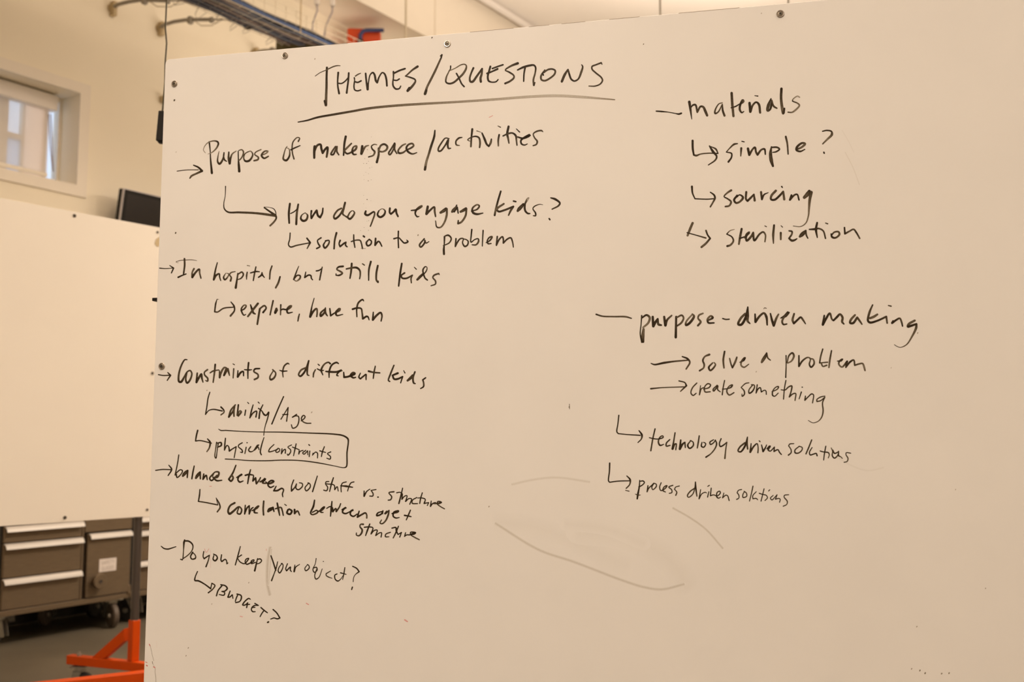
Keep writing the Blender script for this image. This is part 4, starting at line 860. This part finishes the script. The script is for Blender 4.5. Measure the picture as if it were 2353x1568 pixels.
ink_object('red_fleck', [pl((343, 1481), (345, 1485), w=1.8, d=.6), pl((334.5, 1522), (338, 1523.5), w=1.6, d=.55), pl((336.5, 1529.5), (338.5, 1531), w=2.4, d=.62), pl((353, 1533), (356, 1535), w=2.2, d=.6),
                         pl((930, 1425), (936, 1429), w=3, d=.42), pl((704, 1387), (709, 1390), w=2.2, d=.45), pl((552, 1417), (557, 1418), w=2.2, d=.35), pl((1124, 270), (1132, 266), w=1.4, d=.42),
                         pl((470, 1262), (474, 1270), (480, 1262), w=1.6, d=.3), pl((360, 1475), (360, 1489), w=1, d=.1), pl((484, 1305), (484, 1265), w=1.2, d=.16), pl((482, 1118), (486, 1118), w=1.6, d=.4), pl((612, 1262), (612, 1266), w=1.4, d=.3)], col=RED, kind='stuff', label='tiny red marker flecks')

# ------------------------------------------------------------------ the second board on its orange stand
Pm = on_z(297, 1522, .153)                           # where the upright meets the foot
f1 = on_z(152, 1507, .153); f2 = on_z(335, 1526, .153)
B = Frame(on_y(300, 1010, Pm.y - .06), 52)
bb = thing('rolling_whiteboard', 'blank cream whiteboard held on a grey pole and orange rolling foot', 'whiteboard', B.o, B.a)
bz1 = (B.px(0, 455)[1] + B.px(365, 523)[1])/2; bz0 = (B.px(0, 1210)[1] + B.px(343, 1187)[1])/2
part('board_panel', slab(MB(), rounded(-1.35, 1.09, bz0, bz1, .012), 0, .012), m_backboard, bb)
for u, v, r_ in ((171, 496, .008), (149, 1190, .008), (362, 534, .006), (338, 1172, .006), (350, 858, .007)):
    x, z = B.px(u, v)
    part('screw_head', MB().lathe([(r_, -.001), (r_*.9, .003), (r_*.3, .004), (.0001, .004)], Matrix.Translation((x, 0, z)) @ Matrix.Rotation(R(90), 4, 'X'), 16), m_mark, bb)
x, z = B.px(361, 557); x2, z2 = B.px(357, 557)
part('brown_mark', MB().add([(B.px(355, 560)[0], -.001, B.px(355, 560)[1]), (B.px(360, 567)[0], -.001, B.px(360, 567)[1]), (B.px(375, 566)[0], -.001, B.px(375, 566)[1]), (B.px(368, 543)[0], -.001, B.px(368, 543)[1]), (B.px(358, 550)[0], -.001, B.px(358, 550)[1])], [(0, 1, 2, 3, 4)]), m_brass, bb)  # small brown patch on the blank board
# stand: foot frame of its own direction, all children of the board thing
fd = (f2 - f1).normalized(); fa = math.atan2(fd.y, fd.x)
G = Matrix.Translation(B.o) @ Matrix.Rotation(B.a, 4, 'Z'); GI = G.inverted()
FM = GI @ Matrix.Translation((Pm.x, Pm.y, 0)) @ Matrix.Rotation(fa, 4, 'Z')   # origin under the upright, x along the foot
lf = (Vector((Pm.x, Pm.y, 0)) - Vector((f1.x, f1.y, 0))).length
part('foot_tube', MB().box(-lf, lf*1.3, 0, .04, .113, .153, FM, bev=.002), m_orange, bb)
zt = H - (1427 - HOR)/F*Pm.y*math.cos(TH)
zt = on_y(305, 1427, Pm.y).z
SMx = FM @ Matrix.Translation((0, .024, 0)) @ Matrix.Rotation(B.a - fa, 4, 'Z')
part('pole_sleeve', MB().box(-.019, .019, -.019, .019, .153, zt, SMx, bev=.002), m_orange, bb)
FF = Frame((Pm.x, Pm.y), math.degrees(fa))
bp_ = [FF.px(u, v) for u, v in ((207, 1514), (283, 1446), (283, 1475), (238, 1514))]
bm_ = MB(); bm_.add([FM @ Vector((x, .006, z)) for x, z in bp_] + [FM @ Vector((x, .034, z)) for x, z in bp_], [(0, 1, 2, 3), (7, 6, 5, 4), (0, 1, 5, 4), (1, 2, 6, 5), (2, 3, 7, 6), (3, 0, 4, 7)])
part('brace', bm_, m_orange, bb)
part('pole', MB().tube([FM @ Vector((0, .024, zt - .05)), FM @ Vector((0, .024, bz1 - .1))], .0185, 20), m_pole, bb)
for z_ in (bz0 + .15, bz1 - .3): part('pole_bracket', MB().box(-.03, .03, .012, .045, z_, z_ + .05), m_pole, bb)
part('foot_bolt', MB().lathe([(.011, 0), (.011, .008), (.006, .010), (.006, .018), (.0001, .018)], FM @ Matrix.Translation((-lf + .06, .02, .153)), 12), m_zinc, bb)
def caster(parent, M, r=.04, hh=.108, wt=.012, tread=None):
    """M: floor point under the swivel; local x is the rolling direction"""
    off = r*.55
    p = part('caster_plate', MB().box(-r*.9, r*.9, -r*.75, r*.75, hh - .006, hh, M).lathe([(r*.55, hh - .02), (r*.55, hh - .006)], M, 16), m_zinc, parent)
    fk = MB()
    for s_ in (-1, 1):
        y0 = s_*(wt + .006); fk.prism([(-off - r*.28, r*.8), (-off + r*.28, r*.8), (r*.5, hh - .02), (-r*.6, hh - .02)], y0 - .002, y0 + .002, M @ Matrix.Rotation(R(90), 4, 'Z'))
    fk.box(-r*.6, r*.5, -wt - .008, wt + .008, hh - .024, hh - .018, M)
    part('caster_fork', fk, m_zinc, parent)
    Q = M @ Matrix.Translation((-off, 0, r)) @ Matrix.Rotation(R(90), 4, 'X')
    wh_ = part('caster_wheel', MB().lathe([(r*.25, -wt), (r*.9, -wt), (r, -wt*.6), (r, wt*.6), (r*.9, wt), (r*.25, wt)], Q, 28), tread or m_rubber, parent)
    part('axle_hub', MB().lathe([(.0001, -wt - .012), (r*.2, -wt - .012), (r*.24, -wt - .006), (r*.24, wt + .006), (r*.2, wt + .012), (.0001, wt + .012)], Q, 16), m_zinc, parent)
caster(bb, FM @ Matrix.Translation((-lf + .065, .02, 0)) @ Matrix.Rotation(R(200), 4, 'Z'), .04, .108)
caster(bb, FM @ Matrix.Translation((lf*1.3 - .065, .02, 0)) @ Matrix.Rotation(R(20), 4, 'Z'), .04, .108)

# a second stand's foot rail crossing in front
r1 = on_z(130, 1568, .16); r2 = on_z(335, 1545, .16); rd = (r2 - r1).normalized(); ra = math.atan2(rd.y, rd.x)
rs = thing('stand_base', 'bright orange steel rail crossing low in front of the orange foot', 'stand', (r1.x, r1.y, 0), ra)
part('rail', MB().box(-.5, 1.1, 0, .05, .108, .16, bev=.003), m_orange, rs)
part('post', MB().box(.75, .80, 0, .05, .16, .62, bev=.003), m_orange, rs)
for xx in (-.43, 1.03): caster(rs, Matrix.Translation((xx, .025, 0)) @ Matrix.Rotation(R(150), 4, 'Z'), .04, .108)

# ------------------------------------------------------------------ steel drawer cabinets on casters
K = Frame(on_z(0, 1492, 0), 57.5)
KM = Matrix.Translation(K.o) @ Matrix.Rotation(K.a, 4, 'Z')
def kx(u, v=1300, y=0): return K.px(u, v, y)[0]
def kz(u, v, y=0): return K.px(u, v, y)[1]
zb = kz(10, 1418); zl = kz(10, 1404)
zt1 = .93
def lip(parent, x0, x1, z):
    part('handle', MB().prism([(0, z), (-.008, z), (-.019, z - .006), (-.028, z - .016), (-.033, z - .031), (-.030, z - .031), (-.024, z - .018), (-.015, z - .009), (0, z - .004)], x0, x1), m_lip, parent)
xA0 = kx(3); xA1 = kx(299); ca = thing('steel_cabinet', 'brown steel drawer cabinet with a locked door, behind the blank board', 'cabinet', KM @ Vector((xA0, 0, 0)), K.a, )
ox = xA0
def X(u, v=1300): return kx(u, v) - ox
part('body', MB().box(0, xA1 - ox, .02, .56, zb, zt1, bev=.003), m_gap, ca)
part('added_shade_panel', MB().box(0, xA1 - ox, .54, .56, .015, zb), m_gap, ca)  # dark sheet added as painted shade, keeps the space under the cabinet black
part('base_lip', MB().box(0, xA1 - ox, -.004, .02, zb, zl - .002, bev=.002), m_steel, ca)
dx0, dx1 = X(7), X(184)
zA = [kz(10, 1140), kz(10, 1210), kz(10, 1250), kz(10, 1331), zl]
for i in range(4):
    d_ = part('drawer', MB().box(dx0, dx1, -.004, .02, zA[i + 1] + .003, zA[i] - .002, bev=.002), m_steel, ca)
    if i: lip(d_, dx0 - .002, dx1 + .002, zA[i] - .002)
zh1 = kz(20, 1208)
part('divider', MB().box(X(184) + .004, X(190), -.003, .02, zl, zt1, bev=.001), m_steel, ca)
dl = X(197); dr = X(296.5)
zd1 = kz(205, 1228); zd0 = kz(205, 1373)
dd = part('door', MB().box(dl, dr, -.010, .02, zd0, zd1, bev=.002), m_steel, ca)
lip(dd, dl + .01, dr, zd1 + .002)
part('top_panel', MB().box(X(192), dr + .01, -.002, .02, zd1 + .012, zt1, bev=.002), m_steel, ca)
kxx, kzz = K.px(219, 1335); kxx -= ox
kn = part('lock_knob', MB().lathe([(.0001, .046), (.012, .046), (.013, .043), (.042, .043), (.045, .040), (.045, .030), (.036, .028), (.036, -.002)], Matrix.Translation((kxx, -.010, kzz)) @ Matrix.Rotation(R(90), 4, 'X'), 32), m_steel, ca)
part('keyhole', MB().lathe([(.0001, .0472), (.010, .0472), (.010, .0455)], Matrix.Translation((kxx, -.010, kzz)) @ Matrix.Rotation(R(90), 4, 'X'), 16), m_gap, kn)
sxx0, szz1 = K.px(226, 1286); sxx1, _ = K.px(265, 1283); szz0 = K.px(228, 1315)[1]; sxx0 -= ox; sxx1 -= ox
st_ = part('sticker', MB().box(sxx0, sxx1, -.0115, -.010, szz0, szz1), m_paper, ca)
def text(body, size, M, mt, parent, name):
    cu = bpy.data.curves.new(name, 'FONT'); cu.body = body; cu.size = size; cu.align_x = 'CENTER'; cu.extrude = .0001
    to = bpy.data.objects.new(name, cu); C.objects.link(to); bpy.context.view_layer.update()
    me = bpy.data.meshes.new_from_object(to.evaluated_get(bpy.context.evaluated_depsgraph_get())); bpy.data.objects.remove(to)
    me.materials.clear(); me.materials.append(mt); me.transform(M)
    return link(name, me, parent)
sw = sxx1 - sxx0; shh = szz1 - szz0
for i, wd_ in enumerate(('SAFETY', 'GLASSES')):
    text(wd_, shh*.44, Matrix.Translation(((sxx0 + sxx1)/2, -.0119, szz1 - shh*(.44 + .44*i))) @ Matrix.Rotation(R(90), 4, 'X') @ Matrix.Diagonal((sw/(shh*.44)/ (4.1 if i == 0 else 5.0)*1.0, 1, 1, 1)), m_print, st_, 'sticker_text')
part('worktop', MB().box(-.02, xA1 - ox, -.02, .57, zt1, zt1 + .035, bev=.004), m_steel, ca)
cb_x0 = kx(300.5); cbn = thing('steel_cabinet', 'brown steel cabinet seen only between the grey pole and the written board', 'cabinet', KM @ Vector((cb_x0, 0, 0)), K.a)
part('body', MB().box(0, 1.2, .02, .56, zb, zt1, bev=.003), m_gap, cbn)
part('added_shade_panel', MB().box(0, 1.2, .54, .56, .015, zb), m_gap, cbn)  # same added dark sheet, shade under the second cabinet
part('base_lip', MB().box(0, 1.2, -.004, .02, zb, zl - .002, bev=.002), m_steel, cbn)
zB = [kz(330, 1130), kz(330, 1187), kz(330, 1219), kz(330, 1289), zl]
for i in range(4):
    d_ = part('drawer', MB().box(.03, 1.17, -.004, .02, zB[i + 1] + .003, zB[i] - .002, bev=.002), m_steel, cbn)
    if i: lip(d_, .03, 1.17, zB[i] - .002)
part('worktop', MB().box(0, 1.2, -.02, .57, zt1, zt1 + .035, bev=.004), m_steel, cbn)
part('corner_bracket', MB().box(-.022, -.002, -.012, .01, zl - .01, zl + .045, bev=.002), m_steel, cbn)
for (xx, yy, a) in ((.03, .07, -60), (xA1 - ox - .08, .07, 75), (.3, .45, 10), (xA1 - ox - .25, .45, 35)):
    caster(ca, Matrix.Translation((xx, yy, 0)) @ Matrix.Rotation(R(a), 4, 'Z'), .072, zb, .018, m_tread if xx > .2 else None)
for (xx, yy, a) in ((.10, .10, -75), (.10, .45, 20), (1.1, .08, 80), (1.1, .45, 10)):
    caster(cbn, Matrix.Translation((xx, yy, 0)) @ Matrix.Rotation(R(a), 4, 'Z'), .072, zb, .018)

# ------------------------------------------------------------------ screen on the wall
TVF = Frame(W.w(0, -.22, 0), 56)
tx0, tz1 = TVF.px(285, 433)
tv = thing('wall_screen', 'black flat screen tilted on the wall above the blank board', 'screen', TVF.w(tx0, 0, tz1), TVF.a)
TM = Matrix.Rotation(R(9), 4, 'X')
part('screen_case', MB().box(0, 1.15, .014, .058, -.68, 0, TM, bev=.004), m_dark, tv)
part('bezel', MB().box(-.002, 1.152, -.004, .014, -.682, .002, TM, bev=.002), m_silver, tv)
part('screen_glass', MB().box(.004, 1.146, -.007, -.003, -.676, -.004, TM), m_dark, tv)
part('display', MB().box(.03, 1.12, -.0075, -.0065, -.65, -.03, TM), m_screen, tv)
part('wall_bracket', MB().box(.45, .70, .03, .22, -.45, -.25).box(.40, .75, .21, .22, -.55, -.15), m_dark, tv)

# ------------------------------------------------------------------ basket tray with cables
ZT = 4.1
to_ = on_z(632, 49, ZT); T = Frame(to_, 55.5)
TTM = Matrix.Translation((T.o.x, T.o.y, ZT)) @ Matrix.Rotation(T.a, 4, 'Z')
tray = thing('cable_tray', 'long wire basket tray hung high beside the window wall', 'cable tray', TTM.translation, T.a)
TA, TBx, TW, THt = -3.4, 3.0, .27, .15
lg = MB()
for y, z in ((0, 0), (0, .05), (0, .10), (0, THt), (.09, 0), (.18, 0), (TW, 0), (TW, .07), (TW, THt)):
    lg.tube([(TA, y, z), (TBx, y, z)], .0028 if y in (0, TW) else .0018, 5)
part('long_wires', lg, m_wire, tray)
cw = MB().tube([(0, 0, THt), (0, 0, 0), (0, TW, 0), (0, TW, THt)], [.003, .0014, .0014, .003], 5).mesh('cross_wire', m_wire)
n_ = int((TBx - TA)/.10)
for i in range(n_ + 1):
    o = link('cross_wire', cw, tray); o.location = (TA + .10*i, 0, 0)
hx = T.loc(on_z(692, 74, ZT)).x
for xx in (hx - 2.2, hx):
    part('hanger_rod', MB().tube([(xx, -.004, 0), (xx, -.004, zc - ZT)], .0055, 6), m_brass, tray)
GC = 'data cables bundled in the basket tray'
for i in range(26):
    y0 = .014 + (i % 11)*.0235; z0 = .013 + (i//11)*.016; ph = random.random()*6; q = []
    for k in range(90):
        x = TA + .1 + (TBx - TA - .2)*k/89
        q.append((x, min(TW - .01, max(.01, y0 + .030*math.sin(x*2.3 + ph) + .018*math.sin(x*6.7 + ph*2))), z0 + .012*math.sin(x*5 + ph)))
    m_ = (m_navy, m_mauve, m_slate, m_navy, m_mauve)[i % 5]
    c_ = part('data_cable', MB().tube(q, .0115, 6), m_, label='thin cable in the dark bundle lying along the wire basket tray', category='cable', group=GC)
    c_.location = TTM.translation; c_.rotation_euler = (0, 0, T.a)
q = [(TA + .1 + .1*k, .004, .018 + .004*math.sin(k*.9)) for k in range(int((TBx - TA - .2)/.1))]
c_ = part('data_cable', MB().tube(q, .0125, 8), m_blue, label='bright blue cable along the near edge of the wire basket tray', category='cable'); c_.location = TTM.translation; c_.rotation_euler = (0, 0, T.a)
# slack wire ties hanging from the far side
tie = MB()
for i in range(34):
    x = TA + .5 + i*.16 + random.uniform(-.05, .05); a = random.uniform(.05, .13); dz = random.uniform(.02, .06)
    tie.tube([(x, TW*.8, .0), (x + a*.3, TW + .03, -dz*.6), (x + a*.6, TW + .05, -dz), (x + a, TW + .0, -.005)], .0025, 4)
part('slack_ties', tie, m_galv, tray, kind='stuff')
# wall arms with conduit from the wall to the tray
GA = 'curved conduit arms between wall and tray'
def arm(pix, lab):
    n = len(pix); yt = W.loc(T.w(0, TW, 0)).y
    A = W.w(*(lambda q: (q[0], 0, q[1]))(W.px(*pix[0])))
    root = thing('conduit_arm', lab, 'conduit', A, W.a)
    pts = []
    for i, (u, v) in enumerate(pix):
        y = yt*(i/(n - 1))**.9; x, z = W.px(u, v, y); P = W.w(x, y, z); pts.append(P)
    inv = (Matrix.Translation(A) @ Matrix.Rotation(W.a, 4, 'Z')).inverted(); L = [inv @ p for p in pts]
    part('wall_plate', MB().lathe([(.0001, .012), (.03, .012), (.034, 0)], Matrix.Rotation(R(90), 4, 'X'), 20), m_brass, root)
    part('wall_collar', MB().box(-.016, .016, -.05, 0, -.06, .045, bev=.004), m_brass, root)
    k = max(3, n//2)
    sm = []
    for i in range(len(L) - 1):
        for j in range(4): sm.append(L[i].lerp(L[i + 1], j/4))
    sm.append(L[-1])
    h_ = int(len(sm)*.62)
    part('thick_conduit', MB().tube(sm[:h_ + 1], .0135, 10), m_galv, root)
    part('thin_conduit', MB().tube(sm[h_:], .0065, 8), m_galv, root)
    for i_, rr in ((int(len(sm)*.40), .018), (h_, .014)):
        p = sm[i_]; part('conduit_coupling', MB().box(p.x - rr, p.x + rr, p.y - rr, p.y + rr, p.z - rr*1.7, p.z + rr*1.3, bev=.005), m_galv, root)
    p = L[-1]; part('end_knob', MB().lathe([(.0001, -.04), (.026, -.026), (.032, 0), (.026, .026), (.0001, .034)], Matrix.Translation(p), 14), m_dark, root)
    ia, ib = int(len(sm)*.42), int(len(sm)*.72)
    part('slack_wire', MB().tube([sm[ia], sm[ia].lerp(sm[ib], .3) - Vector((0, 0, .045)), sm[ia].lerp(sm[ib], .7) - Vector((0, 0, .045)), sm[ib]], .004, 6), m_wire, root)
arm([(256, 20), (272, 10), (296, 4), (320, 0), (345, 0), (372, 1), (400, 1), (430, 3), (455, 6), (478, 9)], 'curved grey conduit arm from wall to tray, at the top left')
arm([(366, 66), (380, 56), (400, 50), (425, 46), (450, 45), (475, 45), (498, 45), (515, 45), (545, 50), (568, 57)], 'curved grey conduit arm from wall to tray, just above the written board')
arm([(583, 124), (596, 118), (608, 116), (620, 116), (632, 116), (645, 116), (660, 118), (675, 119), (690, 122), (700, 126)], 'conduit arm mostly hidden, its clamp peeking over the board edge')
# olive box under the tray
ob = on_y(690, 97, 7.3)
bx = thing('junction_box', 'dark olive metal box under the tray end at the board edge', 'box', (ob.x, ob.y, ob.z - .28), R(3))
part('box_body', MB().box(-.17, .19, -.03, .15, 0, .28, bev=.004), m_obox, bx)
part('box_lid', MB().box(-.175, .195, -.036, -.03, -.004, .284, bev=.002), m_obox, bx)

# orange reel with blue hose
YO = 8.55
pO = on_y(836, 65, YO); s1 = YO/F
orl = thing('hose_reel', 'bright orange box with a blue hose, under the bulkhead', 'hose reel', (pO.x, pO.y, pO.z - .34), R(4))
hw_ = 39*s1
part('reel_case', MB().box(-hw_, hw_, 0, .16, 0, .34, bev=.008), m_orange2, orl)
part('mounting_arm', MB().box(-.03, .03, .16, .42, .12, .18), m_galv, orl)
hz = .34 - 8*s1
part('blue_hose', MB().tube([(48*s1, -.03, hz + .004), (30*s1, -.03, hz + .003), (6*s1, -.03, hz), (-2*s1, -.03, hz - .012), (-7*s1, -.03, hz - .045), (-7*s1, -.03, hz - .16), (-6*s1, -.03, hz - .30)], .0175, 12), m_hose, orl)
part('hose_guide', MB().lathe([(.025, -.01), (.03, 0), (.025, .01)], Matrix.Translation((-7*s1, -.03, hz - .1)), 16), m_dark, orl)

# drop cords with white plugs going down to the tray
for (u0, v0, u1, v1, Yd, lab) in ((728, 12, 716, 92, 7.55, 'thin grey cord with a white plug, left of the pair above the tray'),
                                  (764, 15, 742, 96, 7.7, 'thin grey cord with a white plug, right of the pair above the tray')):
    A = on_y(u0, v0, Yd); Bp = on_y(u1, v1, Yd + .1)
    dc = thing('drop_cord', lab, 'cord', A, 0)
    Mx = (Bp - A)
    part('plug', MB().box(-.018, .018, -.018, .018, 0, .09, bev=.004).box(-.012, .012, -.012, .012, .09, .11), m_white, dc)
    part('cord', MB().tube([(0, 0, 0), tuple(Mx*.15 + Vector((.01, 0, 0))), tuple(Mx*.5 + Vector((-.01, 0, 0))), tuple(Mx)], .006, 8), m_lilac, dc)
    part('ceiling_cord', MB().tube([(-.006, 0, .11), (-.012, 0, zc - A.z)], .005, 6), m_wire, dc)
# ceiling suspension rods seen over the board
for (u, Yr, rr, lab) in ((933, 6.6, .0075, 'thin tan hanging rod crossing the bulkhead, right of the orange reel'), (1517, 6.0, .006, 'thin hanging rod against the ceiling, over the middle right of the board'),
                    (1812, 6.0, .006, 'thin hanging rod against the ceiling, near the rightmost board screw')):
    P = on_y(u, 20, Yr); rd_ = thing('hanging_rod', lab, 'rod', (P.x, P.y, 2.6), 0)
    part('rod', MB().tube([(0, 0, 0), (0, 0, zc - 2.6)], rr, 8), m_galv if u > 1000 else m_wire, rd_)
    part('rod_nut', MB().lathe([(.0001, -.012), (.014, -.012), (.014, .006), (.0001, .006)], Matrix.Translation((0, 0, 0)), 6), m_zinc, rd_)
# white pipe along the top of the bulkhead
x, z = W.px(1160, 28, yb - .10); za = z
part('ceiling_pipe', MB().tube([(XA + .2, 0, 0), (XB - .2, 0, 0)], .036, 20), m_white, label='white pipe running along under the ceiling beside the bulkhead', category='pipe')
cp = bpy.context.scene.objects['ceiling_pipe']; cp.location = W.w(0, yb - .10, za); cp.rotation_euler = (0, 0, W.a)

# black cord with an inline block hanging behind the board's left edge
YC = 3.1
cpx = [(385, -160), (384, -60), (383, 0), (381, 45), (380, 65), (383, 100), (380, 140), (379, 190), (376, 225), (374, 250), (372, 262)]
P0 = on_y(372, 262, YC)
hc = thing('power_cord', 'olive black cord ending in a black block, past the board edge', 'cord', P0, 0)
pts = [on_y(u, v, YC) - P0 for u, v in cpx]; pts.insert(0, Vector((pts[0].x, 0, zc - P0.z)))
sm = [pts[0]] + [pts[i].lerp(pts[i + 1], j/3) for i in range(1, len(pts) - 1) for j in range(3)] + [pts[-1]]
part('cord', MB().tube(sm, .0026, 10), m_olive, hc)
e0 = on_y(375.5, 257, YC) - P0; e1 = on_y(369, 326, YC) - P0; L_ = (e1 - e0).length; ang = math.atan2(e1.x - e0.x, -(e1.z - e0.z))
part('inline_block', MB().box(-.012, .012, -.012, .012, -L_, 0, Matrix.Translation(e0) @ Matrix.Rotation(-ang, 4, 'Y'), bev=.002), m_dark, hc)
part('block_end', MB().box(-.006, .008, -.008, .008, -L_ - .006, -L_, Matrix.Translation(e0) @ Matrix.Rotation(-ang, 4, 'Y'), bev=.002), m_dark, hc)
wk = W.px(371, 229); kb = thing('wall_bracket', 'small brown bracket knob on the wall at the board edge', 'bracket', W.w(wk[0], 0, wk[1]), W.a)
part('knob_body', MB().box(-.02, .03, -.05, 0, -.03, .02, bev=.006), m_brass, kb)
part('knob_cap', MB().lathe([(.0001, .07), (.018, .066), (.02, .05)], Matrix.Translation((0, 0, .01)) @ Matrix.Rotation(R(90), 4, 'X'), 14), m_brass, kb)
